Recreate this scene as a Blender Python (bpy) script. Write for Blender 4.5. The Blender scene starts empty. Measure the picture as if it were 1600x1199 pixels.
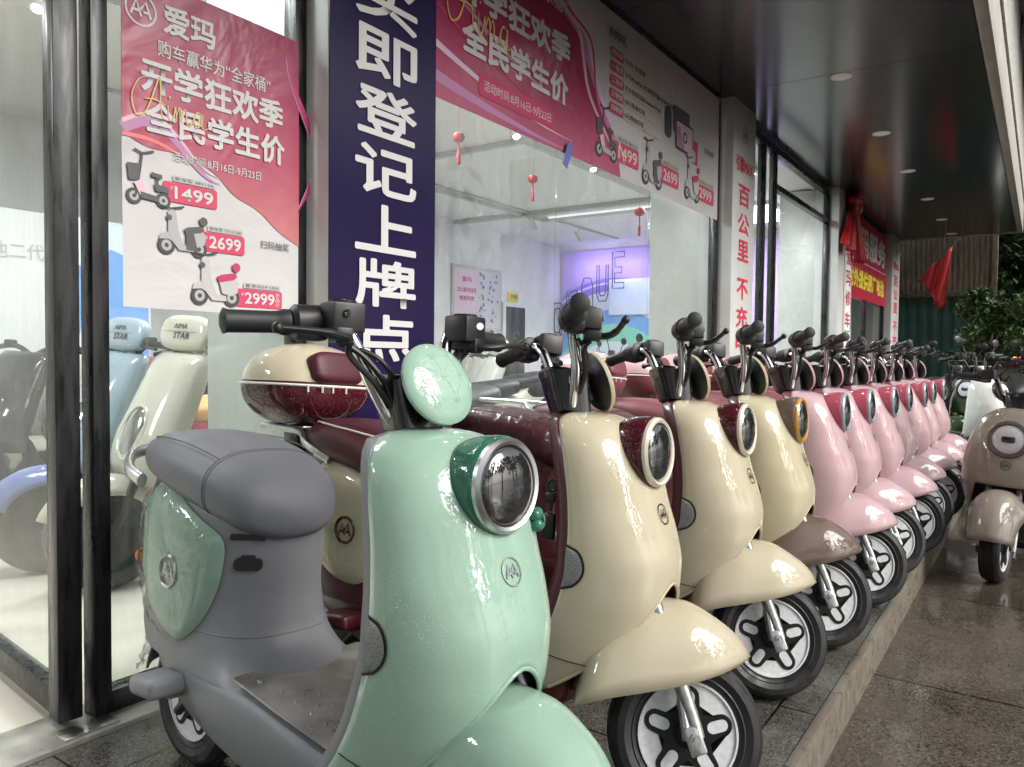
import bpy, bmesh, random
from math import *
from mathutils import Vector, Matrix
import numpy as np
random.seed(11)
R = radians
scn = bpy.context.scene
COL = scn.collection
V = Vector

# ------------------------------------------------------------------ camera, world, sun, exposure
cam_d = bpy.data.cameras.new('camera'); cam = bpy.data.objects.new('camera', cam_d); COL.objects.link(cam)
cam_d.sensor_width = 36; cam_d.lens = 27.0; cam_d.clip_start = .02; cam_d.clip_end = 500
YAW, PITCH, ROLL = R(34.61), R(1.942), R(.6)
_f = V((cos(YAW)*cos(PITCH), sin(YAW)*cos(PITCH), -sin(PITCH)))
_r = V((sin(YAW), -cos(YAW), 0)); _u = _r.cross(_f)
_r2 = _r*cos(ROLL)+_u*sin(ROLL); _u2 = -_r*sin(ROLL)+_u*cos(ROLL)
M = Matrix((_r2, _u2, -_f)).transposed().to_4x4(); M.translation = V((0, 0, 1.0))
cam.matrix_world = M
scn.camera = cam

SUN_AZ, SUN_EL = R(-80), R(34)
world = bpy.data.worlds.new('World'); scn.world = world; world.use_nodes = True
wn = world.node_tree; wn.nodes.clear()
wo = wn.nodes.new('ShaderNodeOutputWorld'); bg = wn.nodes.new('ShaderNodeBackground')
sky = wn.nodes.new('ShaderNodeTexSky'); sky.sky_type = 'NISHITA'; sky.sun_disc = False
sky.sun_elevation = SUN_EL; sky.sun_rotation = pi/2-SUN_AZ; sky.dust_density = 3.0
hs = wn.nodes.new('ShaderNodeHueSaturation'); hs.inputs['Saturation'].default_value = .3
wn.links.new(sky.outputs[0], hs.inputs['Color']); wn.links.new(hs.outputs[0], bg.inputs[0])
bg.inputs[1].default_value = .11
wn.links.new(bg.outputs[0], wo.inputs[0])
sd = bpy.data.lights.new('sun', 'SUN'); sd.energy = 2.7; sd.angle = R(40); sd.color = (1, .97, .92)
so = bpy.data.objects.new('sun', sd); COL.objects.link(so)
so.rotation_euler = V((cos(SUN_AZ)*cos(SUN_EL), sin(SUN_AZ)*cos(SUN_EL), sin(SUN_EL))).to_track_quat('Z', 'Y').to_euler()
vs = scn.view_settings; vs.view_transform = 'Standard'; vs.look = 'None'; vs.exposure = .7; vs.gamma = 1
scn.cycles.use_denoising = True
scn.cycles.max_bounces = 8; scn.cycles.transparent_max_bounces = 16; scn.cycles.diffuse_bounces = 3
scn.cycles.glossy_bounces = 4; scn.cycles.sample_clamp_indirect = 6
scn.cycles.caustics_reflective = False; scn.cycles.caustics_refractive = False

# ------------------------------------------------------------------ materials
class NT:
    def __init__(s, m): s.t = m.node_tree; s.n = s.t.nodes; s.l = s.t.links
    def add(s, typ, **kw):
        n = s.n.new(typ)
        for k, v in kw.items():
            if k.startswith('i_'):
                n.inputs[k[2:].replace('_', ' ')].default_value = v
            else: setattr(n, k, v)
        return n
    def link(s, a, b): s.l.new(a, b)
def c4(c): return (c[0], c[1], c[2], 1)
def pmat(name, col, rough=.5, metal=0., coat=0., coat_r=.03, spec=.5, emit=None, es=0.):
    m = bpy.data.materials.new(name); m.use_nodes = True
    b = m.node_tree.nodes['Principled BSDF']
    b.inputs['Base Color'].default_value = c4(col); b.inputs['Roughness'].default_value = rough
    b.inputs['Metallic'].default_value = metal; b.inputs['Coat Weight'].default_value = coat
    b.inputs['Coat Roughness'].default_value = coat_r; b.inputs['Specular IOR Level'].default_value = spec
    if emit: b.inputs['Emission Color'].default_value = c4(emit); b.inputs['Emission Strength'].default_value = es
    return m
def noise_col(m, c1, c2, scale=8., detail=5., lo=.35, hi=.65, rough=None, bump=0., coord='Object', stretch=None):
    t = NT(m); b = t.n['Principled BSDF']
    tc = t.add('ShaderNodeTexCoord'); src = tc.outputs[coord]
    if stretch:
        mp = t.add('ShaderNodeMapping'); mp.inputs['Scale'].default_value = stretch; t.link(src, mp.inputs[0]); src = mp.outputs[0]
    n = t.add('ShaderNodeTexNoise', i_Scale=scale, i_Detail=detail); t.link(src, n.inputs['Vector'])
    r = t.add('ShaderNodeValToRGB'); r.color_ramp.elements[0].position = lo; r.color_ramp.elements[1].position = hi
    r.color_ramp.elements[0].color = c4(c1); r.color_ramp.elements[1].color = c4(c2)
    t.link(n.outputs['Fac'], r.inputs[0]); t.link(r.outputs[0], b.inputs['Base Color'])
    if rough:
        mr = t.add('ShaderNodeMapRange'); mr.inputs[1].default_value = lo; mr.inputs[2].default_value = hi
        mr.inputs[3].default_value = rough[0]; mr.inputs[4].default_value = rough[1]
        t.link(n.outputs['Fac'], mr.inputs[0]); t.link(mr.outputs[0], b.inputs['Roughness'])
    if bump:
        bp = t.add('ShaderNodeBump', i_Strength=bump, i_Distance=.004); t.link(n.outputs['Fac'], bp.inputs['Height'])
        t.link(bp.outputs[0], b.inputs['Normal'])
    return m
def wet(m, scale=190., strength=1., thresh=.5, base=None):
    """rain drops standing on a glossy lacquer"""
    t = NT(m); b = t.n['Principled BSDF']
    tc = t.add('ShaderNodeTexCoord')
    vo = t.add('ShaderNodeTexVoronoi', i_Scale=scale); t.link(tc.outputs['Object'], vo.inputs['Vector'])
    mr = t.add('ShaderNodeMapRange', interpolation_type='SMOOTHSTEP')
    mr.inputs[1].default_value = .42; mr.inputs[2].default_value = .12; mr.inputs[3].default_value = 0; mr.inputs[4].default_value = 1
    t.link(vo.outputs['Distance'], mr.inputs[0])
    sep = t.add('ShaderNodeSeparateColor'); t.link(vo.outputs['Color'], sep.inputs[0])
    gt = t.add('ShaderNodeMath', operation='GREATER_THAN'); gt.inputs[1].default_value = thresh; t.link(sep.outputs[0], gt.inputs[0])
    nz = t.add('ShaderNodeTexNoise', i_Scale=9., i_Detail=3.); t.link(tc.outputs['Object'], nz.inputs['Vector'])
    g2 = t.add('ShaderNodeMapRange'); g2.inputs[1].default_value = .36; g2.inputs[2].default_value = .56; t.link(nz.outputs['Fac'], g2.inputs[0])
    mu = t.add('ShaderNodeMath', operation='MULTIPLY'); t.link(mr.outputs[0], mu.inputs[0]); t.link(gt.outputs[0], mu.inputs[1])
    m2 = t.add('ShaderNodeMath', operation='MULTIPLY'); t.link(mu.outputs[0], m2.inputs[0]); t.link(g2.outputs[0], m2.inputs[1])
    bp = t.add('ShaderNodeBump', i_Strength=strength*.85, i_Distance=.002); t.link(m2.outputs[0], bp.inputs['Height'])
    t.link(bp.outputs[0], b.inputs['Coat Normal'])
    return m
def paint(name, col, rough=.32): return wet(pmat(name, col, rough, coat=1., coat_r=.008, spec=.06))

MAT = {}
def mm(k, m): MAT[k] = m; return m
mm('mint', paint('mint lacquer', (.335, .505, .405)))
mm('mint_dark', paint('green lacquer', (.035, .17, .115)))
mm('cream', paint('cream lacquer', (.58, .515, .375)))
mm('cream_b', paint('pale cream lacquer', (.56, .50, .34)))
mm('pink', paint('pink lacquer', (.61, .41, .44)))
mm('pink_b', paint('dusty pink lacquer', (.50, .34, .36)))
mm('rose', paint('rose lacquer', (.52, .10, .15)))
mm('maroon', paint('maroon lacquer', (.075, .007, .015)))
mm('brown', paint('brown lacquer', (.16, .11, .085)))
mm('taupe', paint('taupe lacquer', (.30, .265, .215)))
mm('taupe_dark', paint('brown taupe lacquer', (.13, .105, .08)))
mm('white_paint', paint('white lacquer', (.72, .72, .68)))
mm('sky_paint', paint('pale blue lacquer', (.28, .37, .43)))
mm('indigo_paint', paint('periwinkle lacquer', (.16, .20, .42)))
mm('ivory_paint', paint('ivory lacquer', (.50, .48, .40)))
mm('black_paint', paint('black lacquer', (.012, .012, .013)))
mm('lime_paint', paint('pale lime lacquer', (.55, .62, .30))); mm('olive_paint', paint('olive lacquer', (.06, .09, .035)))
mm('grey_trim', noise_col(pmat('grey moulded plastic', (.2, .206, .222), .5), (.195, .201, .217), (.207, .213, .229), 30, 3, rough=(.42, .55)))
mm('maroon_trim', pmat('maroon moulded plastic', (.085, .010, .018), .38, coat=.3, coat_r=.15))
mm('brown_trim', pmat('brown moulded plastic', (.10, .05, .045), .4, coat=.3, coat_r=.15))
mm('rose_trim', pmat('dark pink moulded plastic', (.20, .06, .075), .4, coat=.3, coat_r=.15))
mm('taupe_trim', pmat('dark brown moulded plastic', (.09, .07, .055), .45))
def leather(name, col):
    m = pmat(name, col, .48, spec=.45); t = NT(m); b = t.n['Principled BSDF']
    tc = t.add('ShaderNodeTexCoord'); vo = t.add('ShaderNodeTexVoronoi', i_Scale=420.); t.link(tc.outputs['Object'], vo.inputs['Vector'])
    n2 = t.add('ShaderNodeTexNoise', i_Scale=14., i_Detail=2.); t.link(tc.outputs['Object'], n2.inputs['Vector'])
    ad = t.add('ShaderNodeMath', operation='MULTIPLY_ADD'); ad.inputs[1].default_value = .15
    t.link(vo.outputs['Distance'], ad.inputs[0]); t.link(n2.outputs['Fac'], ad.inputs[2])
    bp = t.add('ShaderNodeBump', i_Strength=.5, i_Distance=.004); t.link(ad.outputs[0], bp.inputs['Height']); t.link(bp.outputs[0], b.inputs['Normal'])
    return m
mm('grey_seat', leather('grey vinyl', (.15, .157, .178)))
mm('maroon_seat', leather('maroon vinyl', (.075, .010, .020)))
mm('brown_seat', leather('brown vinyl', (.11, .045, .045)))
mm('rose_seat', leather('dusky pink vinyl', (.24, .08, .09)))
mm('tan_seat', leather('tan vinyl', (.55, .30, .11)))
mm('black_seat', leather('black vinyl', (.03, .03, .033)))
mm('stitch', pmat('seam thread', (.10, .105, .115), .7))
mm('print_pale', pmat('pale mint print', (.46, .60, .51), .3)); mm('white_pipe', pmat('white piping', (.75, .72, .68), .5))
mm('black', pmat('black plastic', (.013, .013, .015), .42))
mm('grip', pmat('black rubber grip', (.012, .013, .015), .55))
mm('black_gloss', wet(pmat('black gloss plastic', (.010, .010, .012), .25, coat=.6, coat_r=.05)))
mm('chrome', pmat('chrome', (.72, .72, .73), .09, 1.))
mm('silver', wet(noise_col(pmat('cast aluminium', (.5, .5, .5), .35, 1.), (.42, .42, .42), (.58, .58, .57), 60, 4, bump=.25), 260, .6))
mm('ring', pmat('satin silver ring', (.60, .60, .60), .32, 1.))
mm('cream_ring', pmat('cream ring', (.72, .68, .55), .3, coat=.5))
mm('amber_ring', pmat('amber ring', (.55, .27, .03), .3, coat=.5))
mm('rose_ring', pmat('smoke ring', (.30, .42, .44), .2, coat=.5))
def rubber():
    m = pmat('tyre rubber', (.012, .012, .013), .5)
    return wet(noise_col(m, (.008, .008, .009), (.022, .022, .023), 40, 4, rough=(.3, .62), bump=.3), 230, .5)
mm('tyre', rubber())
mm('rim', wet(noise_col(pmat('silver white rim lacquer', (.72, .73, .74), .4), (.66, .67, .68), (.78, .79, .80), 90, 4, bump=.15), 300, .5))
mm('star', pmat('black spoke lacquer', (.006, .006, .007), .4, spec=.3))
mm('mat', noise_col(pmat('worn aluminium tread plate', (.5, .49, .47), .36, .75), (.34, .325, .30), (.62, .61, .59), 9, 7, rough=(.24, .5)))
mm('amber', pmat('amber plastic', (.70, .22, .02), .2, coat=.6))
mm('red_plastic', pmat('red plastic', (.45, .02, .02), .25, coat=.6))
def lensmat():
    m = pmat('smoked headlight glass', (.018, .019, .020), .04, spec=.9, coat=1., coat_r=.0)
    t = NT(m); b = t.n['Principled BSDF']; tc = t.add('ShaderNodeTexCoord')
    return m
mm('lens', lensmat())
mm('lamp_reflector', pmat('headlight reflector', (.5, .5, .5), .12, 1.))
def reflector():
    m = pmat('grey reflector', (.16, .16, .17), .3, coat=.6); t = NT(m); b = t.n['Principled BSDF']
    tc = t.add('ShaderNodeTexCoord'); vo = t.add('ShaderNodeTexVoronoi', i_Scale=330.); t.link(tc.outputs['Object'], vo.inputs['Vector'])
    bp = t.add('ShaderNodeBump', i_Strength=.6, i_Distance=.002); t.link(vo.outputs['Distance'], bp.inputs['Height']); t.link(bp.outputs[0], b.inputs['Normal'])
    r = t.add('ShaderNodeValToRGB'); r.color_ramp.elements[0].color = (.34, .34, .35, 1); r.color_ramp.elements[1].color = (.19, .19, .195, 1); r.color_ramp.elements[1].position = .7
    t.link(vo.outputs['Distance'], r.inputs[0]); t.link(r.outputs[0], b.inputs['Base Color'])
    return m
mm('reflector', reflector())
def film():
    m = bpy.data.materials.new('clear plastic film'); m.use_nodes = True; t = NT(m); t.n.clear()
    o = t.add('ShaderNodeOutputMaterial'); tr = t.add('ShaderNodeBsdfTransparent'); tr.inputs[0].default_value = (.93, .94, .94, 1)
    g = t.add('ShaderNodeBsdfGlossy', i_Roughness=.03); mx = t.add('ShaderNodeMixShader')
    tc = t.add('ShaderNodeTexCoord'); n = t.add('ShaderNodeTexNoise', i_Scale=5., i_Detail=4., i_Distortion=1.6); t.link(tc.outputs['Object'], n.inputs['Vector'])
    bp = t.add('ShaderNodeBump', i_Strength=1., i_Distance=.02); t.link(n.outputs['Fac'], bp.inputs['Height']); t.link(bp.outputs[0], g.inputs['Normal'])
    lw = t.add('ShaderNodeLayerWeight', i_Blend=.25); t.link(bp.outputs[0], lw.inputs['Normal'])
    mr = t.add('ShaderNodeMapRange'); mr.inputs[3].default_value = .025; mr.inputs[4].default_value = .42; t.link(lw.outputs['Fresnel'], mr.inputs[0])
    t.link(mr.outputs[0], mx.inputs[0]); t.link(tr.outputs[0], mx.inputs[1]); t.link(g.outputs[0], mx.inputs[2]); t.link(mx.outputs[0], o.inputs[0])
    return m
mm('film', film())
def glass(name, dirt=.0, tint=(.93, .96, .95)):
    m = bpy.data.materials.new(name); m.use_nodes = True; t = NT(m); t.n.clear()
    o = t.add('ShaderNodeOutputMaterial'); tr = t.add('ShaderNodeBsdfTransparent'); tr.inputs[0].default_value = c4(tint)
    g = t.add('ShaderNodeBsdfGlossy', i_Roughness=.0); mx = t.add('ShaderNodeMixShader')
    lw = t.add('ShaderNodeFresnel', i_IOR=1.45); ge = t.add('ShaderNodeNewGeometry'); fm = t.add('ShaderNodeMix'); t.link(ge.outputs['Backfacing'], fm.inputs[0]); t.link(lw.outputs[0], fm.inputs[2]); fm.inputs[3].default_value = 0; t.link(fm.outputs[0], mx.inputs[0]); t.link(tr.outputs[0], mx.inputs[1]); t.link(g.outputs[0], mx.inputs[2])
    out = mx.outputs[0]
    if dirt:
        tc = t.add('ShaderNodeTexCoord'); mp = t.add('ShaderNodeMapping'); mp.inputs['Scale'].default_value = (9, 9, .9); t.link(tc.outputs['Object'], mp.inputs[0])
        n = t.add('ShaderNodeTexNoise', i_Scale=2.6, i_Detail=7., i_Roughness=.7); t.link(mp.outputs[0], n.inputs['Vector'])
        n2 = t.add('ShaderNodeTexNoise', i_Scale=1.3, i_Detail=2.); t.link(tc.outputs['Object'], n2.inputs['Vector'])
        mr = t.add('ShaderNodeMapRange'); mr.inputs[1].default_value = .40; mr.inputs[2].default_value = .75; mr.inputs[3].default_value = 0.02; mr.inputs[4].default_value = dirt; t.link(n.outputs['Fac'], mr.inputs[0])
        mu = t.add('ShaderNodeMath', operation='MULTIPLY'); t.link(mr.outputs[0], mu.inputs[0]); t.link(n2.outputs['Fac'], mu.inputs[1])
        df = t.add('ShaderNodeBsdfTranslucent'); df.inputs[0].default_value = (.8, .82, .8, 1)
        d2 = t.add('ShaderNodeBsdfDiffuse'); d2.inputs[0].default_value = (.7, .72, .7, 1)
        ads = t.add('ShaderNodeMixShader', i_Fac=.4); t.link(df.outputs[0], ads.inputs[1]); t.link(d2.outputs[0], ads.inputs[2])
        mx2 = t.add('ShaderNodeMixShader'); t.link(mu.outputs[0], mx2.inputs[0]); t.link(out, mx2.inputs[1]); t.link(ads.outputs[0], mx2.inputs[2]); out = mx2.outputs[0]
    t.link(out, o.inputs[0]); return m
mm('glass', glass('shop glass', .13)); mm('glass_dirty', glass('rain streaked glass', .17))
mm('glass_clean', glass('clean glass', .03))
mm('frame', noise_col(pmat('black anodised aluminium', (.018, .019, .021), .3, .4), (.012, .013, .014), (.03, .031, .033), 14, 4, rough=(.2, .42), stretch=(4, 4, .5)))
mm('soffit', noise_col(pmat('dark composite soffit panel', (.022, .024, .028), .2, .0, coat=.2, coat_r=.13), (.021, .023, .027), (.024, .026, .030), .8, 2))
mm('fascia', noise_col(pmat('grey beige fascia panel', (.42, .40, .37), .4), (.38, .36, .33), (.46, .44, .41), 5, 5))
mm('wall_white', noise_col(pmat('white plaster', (.78, .79, .78), .6), (.74, .75, .74), (.82, .83, .82), 3, 4))
mm('pillar_white', noise_col(pmat('white pillar panel', (.58, .585, .57), .35), (.55, .555, .54), (.61, .615, .60), 4, 5))
mm('ceil', pmat('white ceiling', (.78, .79, .79), .7)); mm('ceil_grey', pmat('pale grey ceiling tray', (.5, .52, .52), .7))
mm('tile', noise_col(pmat('cream floor tile', (.62, .58, .48), .12), (.55, .51, .42), (.66, .62, .53), 2.5, 6, rough=(.08, .2)))
mm('concrete', noise_col(pmat('rough concrete', (.4, .39, .37), .85), (.30, .29, .27), (.50, .49, .46), 18, 8, bump=.6))

def granite(name, c1, c2, rlo, rhi, speck=180., wetscale=1.6, tile=None, joint_w=.004):
    m = pmat(name, c1, .3); t = NT(m); b = t.n['Principled BSDF']; tc = t.add('ShaderNodeTexCoord')
    vo = t.add('ShaderNodeTexVoronoi', i_Scale=speck); t.link(tc.outputs['Object'], vo.inputs['Vector'])
    sep = t.add('ShaderNodeSeparateColor'); t.link(vo.outputs['Color'], sep.inputs[0])
    r = t.add('ShaderNodeValToRGB'); e = r.color_ramp.elements; e[0].color = c4([x*.35 for x in c1]); e[1].color = c4(c2)
    e2 = e.new(.35); e2.color = c4(c1); e3 = e.new(.8); e3.color = c4([(x+y)/2 for x, y in zip(c1, c2)])
    t.link(sep.outputs[0], r.inputs[0])
    n = t.add('ShaderNodeTexNoise', i_Scale=wetscale, i_Detail=6., i_Roughness=.6); t.link(tc.outputs['Object'], n.inputs['Vector'])
    sh = t.add('ShaderNodeMapRange'); sh.inputs[1].default_value = .35; sh.inputs[2].default_value = .65; sh.inputs[3].default_value = .7; sh.inputs[4].default_value = 1.1; t.link(n.outputs['Fac'], sh.inputs[0])
    mul = t.add('ShaderNodeMixRGB', blend_type='MULTIPLY'); mul.inputs[0].default_value = 1; t.link(r.outputs[0], mul.inputs[1]); t.link(sh.outputs[0], mul.inputs[2])
    col = mul.outputs[0]
    rr = t.add('ShaderNodeMapRange'); rr.inputs[1].default_value = .42; rr.inputs[2].default_value = .6; rr.inputs[3].default_value = rlo; rr.inputs[4].default_value = rhi; t.link(n.outputs['Fac'], rr.inputs[0])
    rough = rr.outputs[0]
    nb = t.add('ShaderNodeTexNoise', i_Scale=46., i_Detail=4.); t.link(tc.outputs['Object'], nb.inputs['Vector'])
    hgt = nb.outputs['Fac']
    if tile:
        br = t.add('ShaderNodeTexBrick', offset=.5); br.inputs['Color1'].default_value = (1, 1, 1, 1); br.inputs['Color2'].default_value = (.86, .86, .86, 1); br.inputs['Mortar'].default_value = (.10, .095, .09, 1)
        br.inputs['Scale'].default_value = 1; br.inputs['Brick Width'].default_value = tile[0]; br.inputs['Row Height'].default_value = tile[1]; br.inputs['Mortar Size'].default_value = joint_w
        br.inputs['Mortar Smooth'].default_value = .2
        t.link(tc.outputs['Object'], br.inputs['Vector'])
        m2 = t.add('ShaderNodeMixRGB', blend_type='MULTIPLY'); m2.inputs[0].default_value = 1; t.link(col, m2.inputs[1]); t.link(br.outputs['Color'], m2.inputs[2]); col = m2.outputs[0]
        sb = t.add('ShaderNodeMath', operation='SUBTRACT'); t.link(hgt, sb.inputs[0]); t.link(br.outputs['Fac'], sb.inputs[1]); hgt = sb.outputs[0]
    bp = t.add('ShaderNodeBump', i_Strength=.18, i_Distance=.004); t.link(hgt, bp.inputs['Height']); t.link(bp.outputs[0], b.inputs['Normal'])
    t.link(col, b.inputs['Base Color']); t.link(rough, b.inputs['Roughness']); b.inputs['Coat Weight'].default_value = 0
    return m
mm('pave', granite('wet brown granite paving', (.090, .074, .056), (.19, .162, .130), .04, .36, 170, 1.5, (1.2, .6), .007))
mm('plat', granite('flamed granite platform', (.10, .094, .083), (.23, .215, .19), .14, .55, 260, 2.2, (.9, .6)))
mm('kerb', noise_col(pmat('beige kerb stone', (.2, .18, .14), .4), (.165, .145, .11), (.225, .20, .155), 26, 8, rough=(.25, .5), bump=.15))
mm('sill', noise_col(pmat('worn pale threshold stone', (.35, .34, .30), .4), (.20, .19, .165), (.45, .44, .40), 7, 8, rough=(.25, .6), bump=.25))
mm('asphalt', noise_col(pmat('asphalt', (.05, .05, .05), .6), (.035, .035, .035), (.07, .07, .068), 30, 8, rough=(.2, .7), bump=.4))
def flat(k, col, rough=.5, **kw): return mm(k, pmat(k.replace('_', ' '), col, rough, **kw))
flat('ink_white', (.62, .61, .61)); flat('ink_red', (.62, .03, .07)); flat('ink_dark', (.05, .05, .06)); flat('ink_tag', (.60, .05, .12))
flat('ink_gold', (.66, .46, .16), .4); flat('ink_yellow', (.85, .72, .05)); flat('ink_grey', (.50, .49, .48)); flat('ink_sand', (.60, .54, .47))
flat('ink_coral', (.78, .20, .20)); flat('ink_magenta', (.50, .035, .13)); flat('ink_mauve', (.48, .22, .40)); flat('ink_lilac', (.70, .52, .66))
flat('ink_steel', (.09, .09, .095)); flat('ink_silver', (.42, .41, .42)); flat('ink_blush', (.72, .48, .52)); flat('ink_blue', (.12, .16, .40))
flat('silk', (.33, .009, .014), .4); flat('sign_red', (.45, .014, .045), .45)
mm('purple_panel', noise_col(pmat('deep indigo vinyl banner', (.014, .009, .050), .28, spec=.22), (.013, .008, .047), (.0155, .010, .053), 3, 3, rough=(.2, .3), bump=.25, stretch=(1, 1, .35)))
mm('bark', noise_col(pmat('bark', (.09, .07, .05), .9), (.05, .04, .03), (.13, .10, .075), 20, 6, bump=.8))
def leafmat(name, c1, c2):
    m = noise_col(pmat(name, c1, .5), c1, c2, 2.2, 3); b = m.node_tree.nodes['Principled BSDF']
    return m
mm('leaf', leafmat('leaves', (.035, .075, .022), (.10, .15, .045))); mm('leaf_dark', leafmat('dark leaves', (.022, .040, .016), (.05, .085, .03)))
# ------------------------------------------------------------------ mesh helpers
class MB:
    def __init__(s): s.v = []; s.f = []
    def add(s, vs, fs):
        o = len(s.v); s.v += [tuple(p) for p in vs]; s.f += [tuple(i+o for i in q) for q in fs]; return s
    def grid(s, P, cu=False, cv=False):
        r, c = len(P), len(P[0]); vs = [p for row in P for p in row]; fs = []
        for i in range(r if cv else r-1):
            for j in range(c if cu else c-1):
                a, b = i, (i+1) % r; d, e = j, (j+1) % c
                fs.append((a*c+d, a*c+e, b*c+e, b*c+d))
        return s.add(vs, fs)
    def loft(s, rings, cap=True):
        n = len(rings[0]); o = len(s.v); s.grid(rings, cu=True)
        if cap:
            s.f.append(tuple(o+i for i in range(n))[::-1]); s.f.append(tuple(o+(len(rings)-1)*n+i for i in range(n)))
        return s
    def tube(s, pts, r, n=10, cap=True, closed=False, sx=1.):
        pts = [V(p) for p in pts]; m = len(pts); rs = r if isinstance(r, (list, tuple)) else [r]*m
        rings = []; up = None
        for i, p in enumerate(pts):
            if closed: t = pts[(i+1) % m]-pts[i-1]
            else: t = pts[min(i+1, m-1)]-pts[max(i-1, 0)]
            t.normalize()
            if up is None:
                up = V((0, 0, 1)) if abs(t.z) < .9 else V((1, 0, 0))
            a = t.cross(up).normalized(); up = a.cross(t).normalized()
            rings.append([p+(a*cos(2*pi*k/n)*sx+up*sin(2*pi*k/n))*rs[i] for k in range(n)])
        if closed: return s.grid(rings, cu=True, cv=True)
        return s.loft(rings, cap)
    def lathe(s, prof, o=(0, 0, 0), ax='z', n=32, M=None):
        rings = []
        for r, h in prof:
            row = []
            for k in range(n):
                a = 2*pi*k/n; x, y = r*cos(a), r*sin(a)
                p = V((x, y, h)) if ax == 'z' else V((h, x, y)) if ax == 'x' else V((y, h, x))
                if M is not None: p = M @ p
                row.append(p+V(o))
            rings.append(row)
        return s.loft(rings, True)
    def box(s, c, d, M=None, bev=0., seg=2):
        bm = bmesh.new(); bmesh.ops.create_cube(bm, size=1.)
        for q in bm.verts: q.co = V((q.co.x*d[0], q.co.y*d[1], q.co.z*d[2]))
        if bev: bmesh.ops.bevel(bm, geom=bm.edges[:], offset=bev, segments=seg, profile=.5, affect='EDGES')
        bm.verts.index_update()
        vs = [(M @ q.co if M is not None else q.co)+V(c) for q in bm.verts]; fs = [[q.index for q in f.verts] for f in bm.faces]; bm.free()
        return s.add(vs, fs)
    def box2(s, a, b, bev=0.): return s.box([(x+y)/2 for x, y in zip(a, b)], [abs(y-x) for x, y in zip(a, b)], bev=bev)
    def prism(s, poly, o, u, w, nrm, d):
        o, u, w, nrm = V(o), V(u), V(w), V(nrm); n = len(poly)
        a = [o+u*p[0]+w*p[1] for p in poly]; b = [p+nrm*d for p in a]
        s.add(a+b, [tuple(range(n))[::-1], tuple(range(n, 2*n))]+[(i, (i+1) % n, n+(i+1) % n, n+i) for i in range(n)]); return s
    def blob(s, c, rad, e1=1., e2=1., nu=24, nv=14, M=None):
        def sp(x, e): return copysign(abs(x)**e, x)
        rings = []
        for i in range(nv+1):
            a = -pi/2+pi*(i+.02)/(nv+.04)
            row = []
            for k in range(nu):
                b = 2*pi*k/nu
                p = V((rad[0]*sp(cos(a), e1)*sp(cos(b), e2), rad[1]*sp(cos(a), e1)*sp(sin(b), e2), rad[2]*sp(sin(a), e1)))
                if M is not None: p = M @ p
                row.append(p+V(c))
            rings.append(row)
        return s.loft(rings, True)
    def mesh(s, name, sharp=38, weld=False):
        me = bpy.data.meshes.new(name); me.from_pydata(s.v, [], s.f); me.update()
        bm = bmesh.new(); bm.from_mesh(me)
        if weld: bmesh.ops.remove_doubles(bm, verts=bm.verts[:], dist=1e-5)
        bmesh.ops.recalc_face_normals(bm, faces=bm.faces[:]); bm.to_mesh(me); bm.free()
        me.polygons.foreach_set('use_smooth', [True]*len(me.polygons))
        if sharp: me.set_sharp_from_angle(angle=R(sharp))
        return me
def inst(name, me, mat, parent=None, mtx=None):
    o = bpy.data.objects.new(name, me); COL.objects.link(o)
    if not me.materials: me.materials.append(None)
    o.material_slots[0].link = 'OBJECT'; o.material_slots[0].material = MAT[mat] if isinstance(mat, str) else mat
    if parent: o.parent = parent
    if mtx is not None: o.matrix_basis = mtx
    return o
def put(name, mb, mat, parent=None, **kw): return inst(name, mb.mesh(name, **kw), mat, parent)
def tag(o, label, cat, group=None, kind=None):
    o['label'] = label; o['category'] = cat
    if group: o['group'] = group
    if kind: o['kind'] = kind
    return o
def struct(o): o['kind'] = 'structure'; return o
def thing(name, label, cat, loc=(0, 0, 0), rot=(0, 0, 0), group=None):
    o = bpy.data.objects.new(name, None); COL.objects.link(o); o.location = loc; o.rotation_euler = rot; o.empty_display_size = .1
    return tag(o, label, cat, group)
def ip(keys, t):
    """smooth interpolation through keys [(t, a, b, ..)]"""
    n = len(keys)
    if t <= keys[0][0]: return keys[0][1:]
    if t >= keys[-1][0]: return keys[-1][1:]
    for i in range(n-1):
        if keys[i][0] <= t <= keys[i+1][0]: break
    k0, k1 = keys[i], keys[i+1]; h = k1[0]-k0[0]; s = (t-k0[0])/h
    km = keys[i-1] if i > 0 else None; kp = keys[i+2] if i+2 < n else None
    out = []
    for j in range(1, len(k0)):
        d = (k1[j]-k0[j])/h
        d0 = (k0[j]-km[j])/(k0[0]-km[0]) if km else d; d1 = (kp[j]-k1[j])/(kp[0]-k1[0]) if kp else d
        m0 = 0 if d0*d <= 0 else 2*d0*d/(d0+d); m1 = 0 if d1*d <= 0 else 2*d1*d/(d1+d)
        out.append((2*s**3-3*s*s+1)*k0[j]+(s**3-2*s*s+s)*h*m0+(-2*s**3+3*s*s)*k1[j]+(s**3-s*s)*h*m1)
    return out
def sell(a, b, n, cnt, ph=0.):
    """superellipse outline"""
    out = []
    for k in range(cnt):
        t = 2*pi*k/cnt+ph; c, s = cos(t), sin(t)
        out.append((a*copysign(abs(c)**(2/n), c), b*copysign(abs(s)**(2/n), s)))
    return out
def spline(pts, n=8):
    """Catmull-Rom through points"""
    P = [V(p) for p in pts]; out = []
    for i in range(len(P)-1):
        p0, p1, p2, p3 = P[max(i-1, 0)], P[i], P[i+1], P[min(i+2, len(P)-1)]
        for k in range(n):
            t = k/n
            out.append(.5*((2*p1)+(p2-p0)*t+(2*p0-5*p1+4*p2-p3)*t*t+(3*p1-p0-3*p2+p3)*t**3))
    return out+[P[-1]]
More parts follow.
